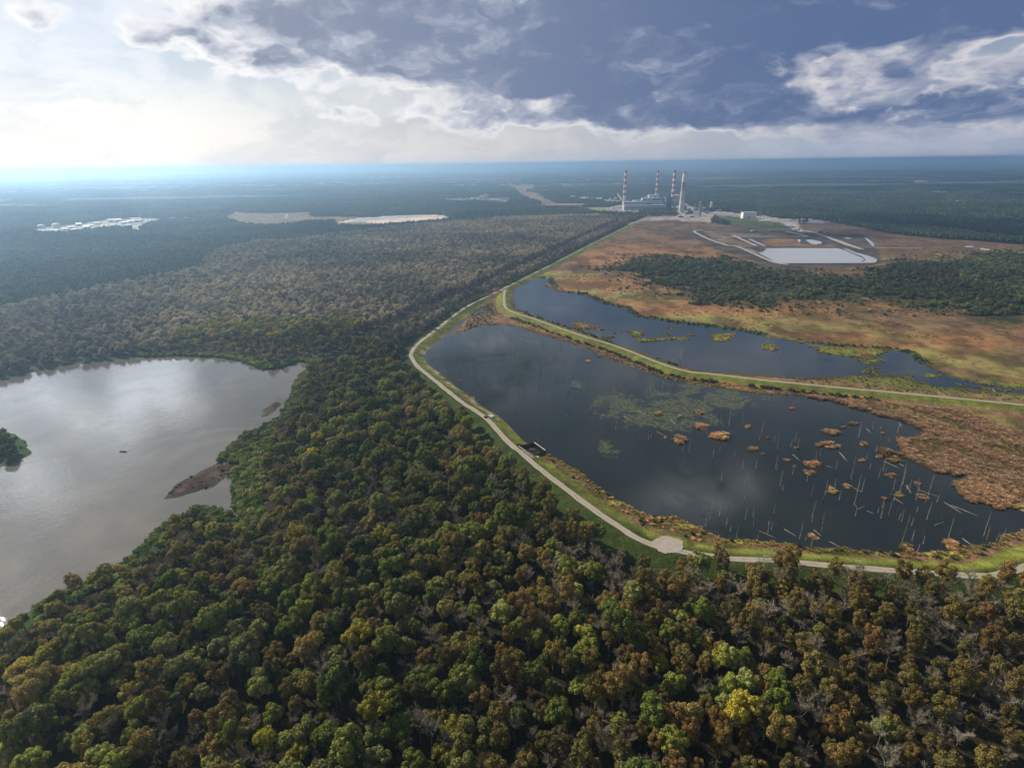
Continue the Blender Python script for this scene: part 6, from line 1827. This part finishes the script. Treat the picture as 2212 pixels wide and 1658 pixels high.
for i, (cx, cb, ct) in enumerate(((835, 532, 478), (862, 532, 476), (1692, 470, 430), (1727, 472, 434), (1185, 290, 240), (1300, 300, 255), (1240, 275, 238), (1282, 330, 288))):
    b_, t_ = cC([(cx, cb), (cx, ct)])
    pylon(b_, t_, 'pale lattice pylon at the far edge of the grey swamp wood' if i < 4 else 'thin lattice pylon in the orange cleared corridor', 'swamp edge pylons' if i < 4 else 'corridor pylons')
b_, t_ = cF([(1622, 330), (1622, 262)]); pylon(b_, t_, 'lattice pylon standing in front of the sandy pad')

# ------------------------------------------------------------------ the air
m = bpy.data.materials.new('haze_air'); m.use_nodes = True; m.node_tree.nodes.clear()
t = NT(m.node_tree); out = t.n('ShaderNodeOutputMaterial'); v = t.n('ShaderNodeVolumePrincipled')
v.inputs['Color'].default_value = (0.43, 0.68, 1.0, 1); v.inputs['Density'].default_value = 1.45e-4
v.inputs['Anisotropy'].default_value = 0.66
t.put(out.inputs['Volume'], v.outputs[0])
m.cycles.homogeneous_volume = True
mb = MB(); mb.box(-50000, 50000, -50000, 50000, -6, 214)
hz = mb.build('haze', m); tag(hz, 'thin pale blue haze lying over the whole plain', 'haze', None, 'stuff')

# ------------------------------------------------------------------ unseen cumulus above and left, added to shade parts of the plain
M['shade_cloud'] = bpy.data.materials.new('shade_cloud_shell'); M['shade_cloud'].use_nodes = True; M['shade_cloud'].node_tree.nodes.clear()
t = NT(M['shade_cloud'].node_tree); out = t.n('ShaderNodeOutputMaterial'); d1n = t.n('ShaderNodeBsdfDiffuse'); d2n = t.n('ShaderNodeBsdfTranslucent'); mx = t.n('ShaderNodeMixShader')
d1n.inputs[0].default_value = (.85, .86, .88, 1); d2n.inputs[0].default_value = (.80, .82, .86, 1); mx.inputs[0].default_value = .35
t.put(mx.inputs[1], d1n.outputs[0]); t.put(mx.inputs[2], d2n.outputs[0]); t.put(out.inputs[0], mx.outputs[0])
CL_Z = 4500.0
off = Vector((sdir.x, sdir.y)) * (CL_Z / sdir.z)
def shade_cloud(tx, ty, sx, sy, seed, rot=0.0):      # placed so that its shadow falls on (tx, ty)
    rng = np.random.default_rng(seed); V = []; F = []; o_ = 0; iv, if_ = ICO2
    for i in range(26):
        a = rng.uniform(0, 2 * PI); r_ = math.sqrt(rng.random())
        c = np.array([math.cos(a) * r_ * sx, math.sin(a) * r_ * sy, rng.uniform(0, 60) * (1 - r_)])
        q = rng.uniform(.18, .42) * min(sx, sy) * (1.15 - .6 * r_)
        v = iv * np.array([q * 1.3, q, q * .42]) * (1 + rng.uniform(-.16, .16, (len(iv), 1)))
        v[:, 2] = np.maximum(v[:, 2], -q * .12)
        V.append(v + c); F.append(if_ + o_); o_ += len(iv)
    me = np_mesh('shade_cloud', np.concatenate(V), [np.concatenate(F)], [M['shade_cloud']], smooth=True)
    o = link('shade_cloud', me, None, (tx + off.x, ty + off.y, CL_Z), rot); tag(o, kind='structure')
for i, q in enumerate(((2300, 4300, 1500, 700), (5400, 8800, 2300, 1300), (1900, 8300, 1900, 700), (3300, 3200, 900, 420), (4200, 6200, 1800, 1100), (900, 6500, 1100, 600), (1650, 1500, 520, 300), (-1500, 1750, 520, 260), (-2300, 2600, 700, 300), (-620, 1900, 260, 110), (-1800, 4700, 900, 350), (1250, 2050, 300, 120), (1550, 1180, 330, 150), (1250, 1800, 560, 240), (1950, 1450, 430, 240), (420, 60, 200, 110))):
    shade_cloud(*q, 900 + i, rot=.1 * (i % 3))
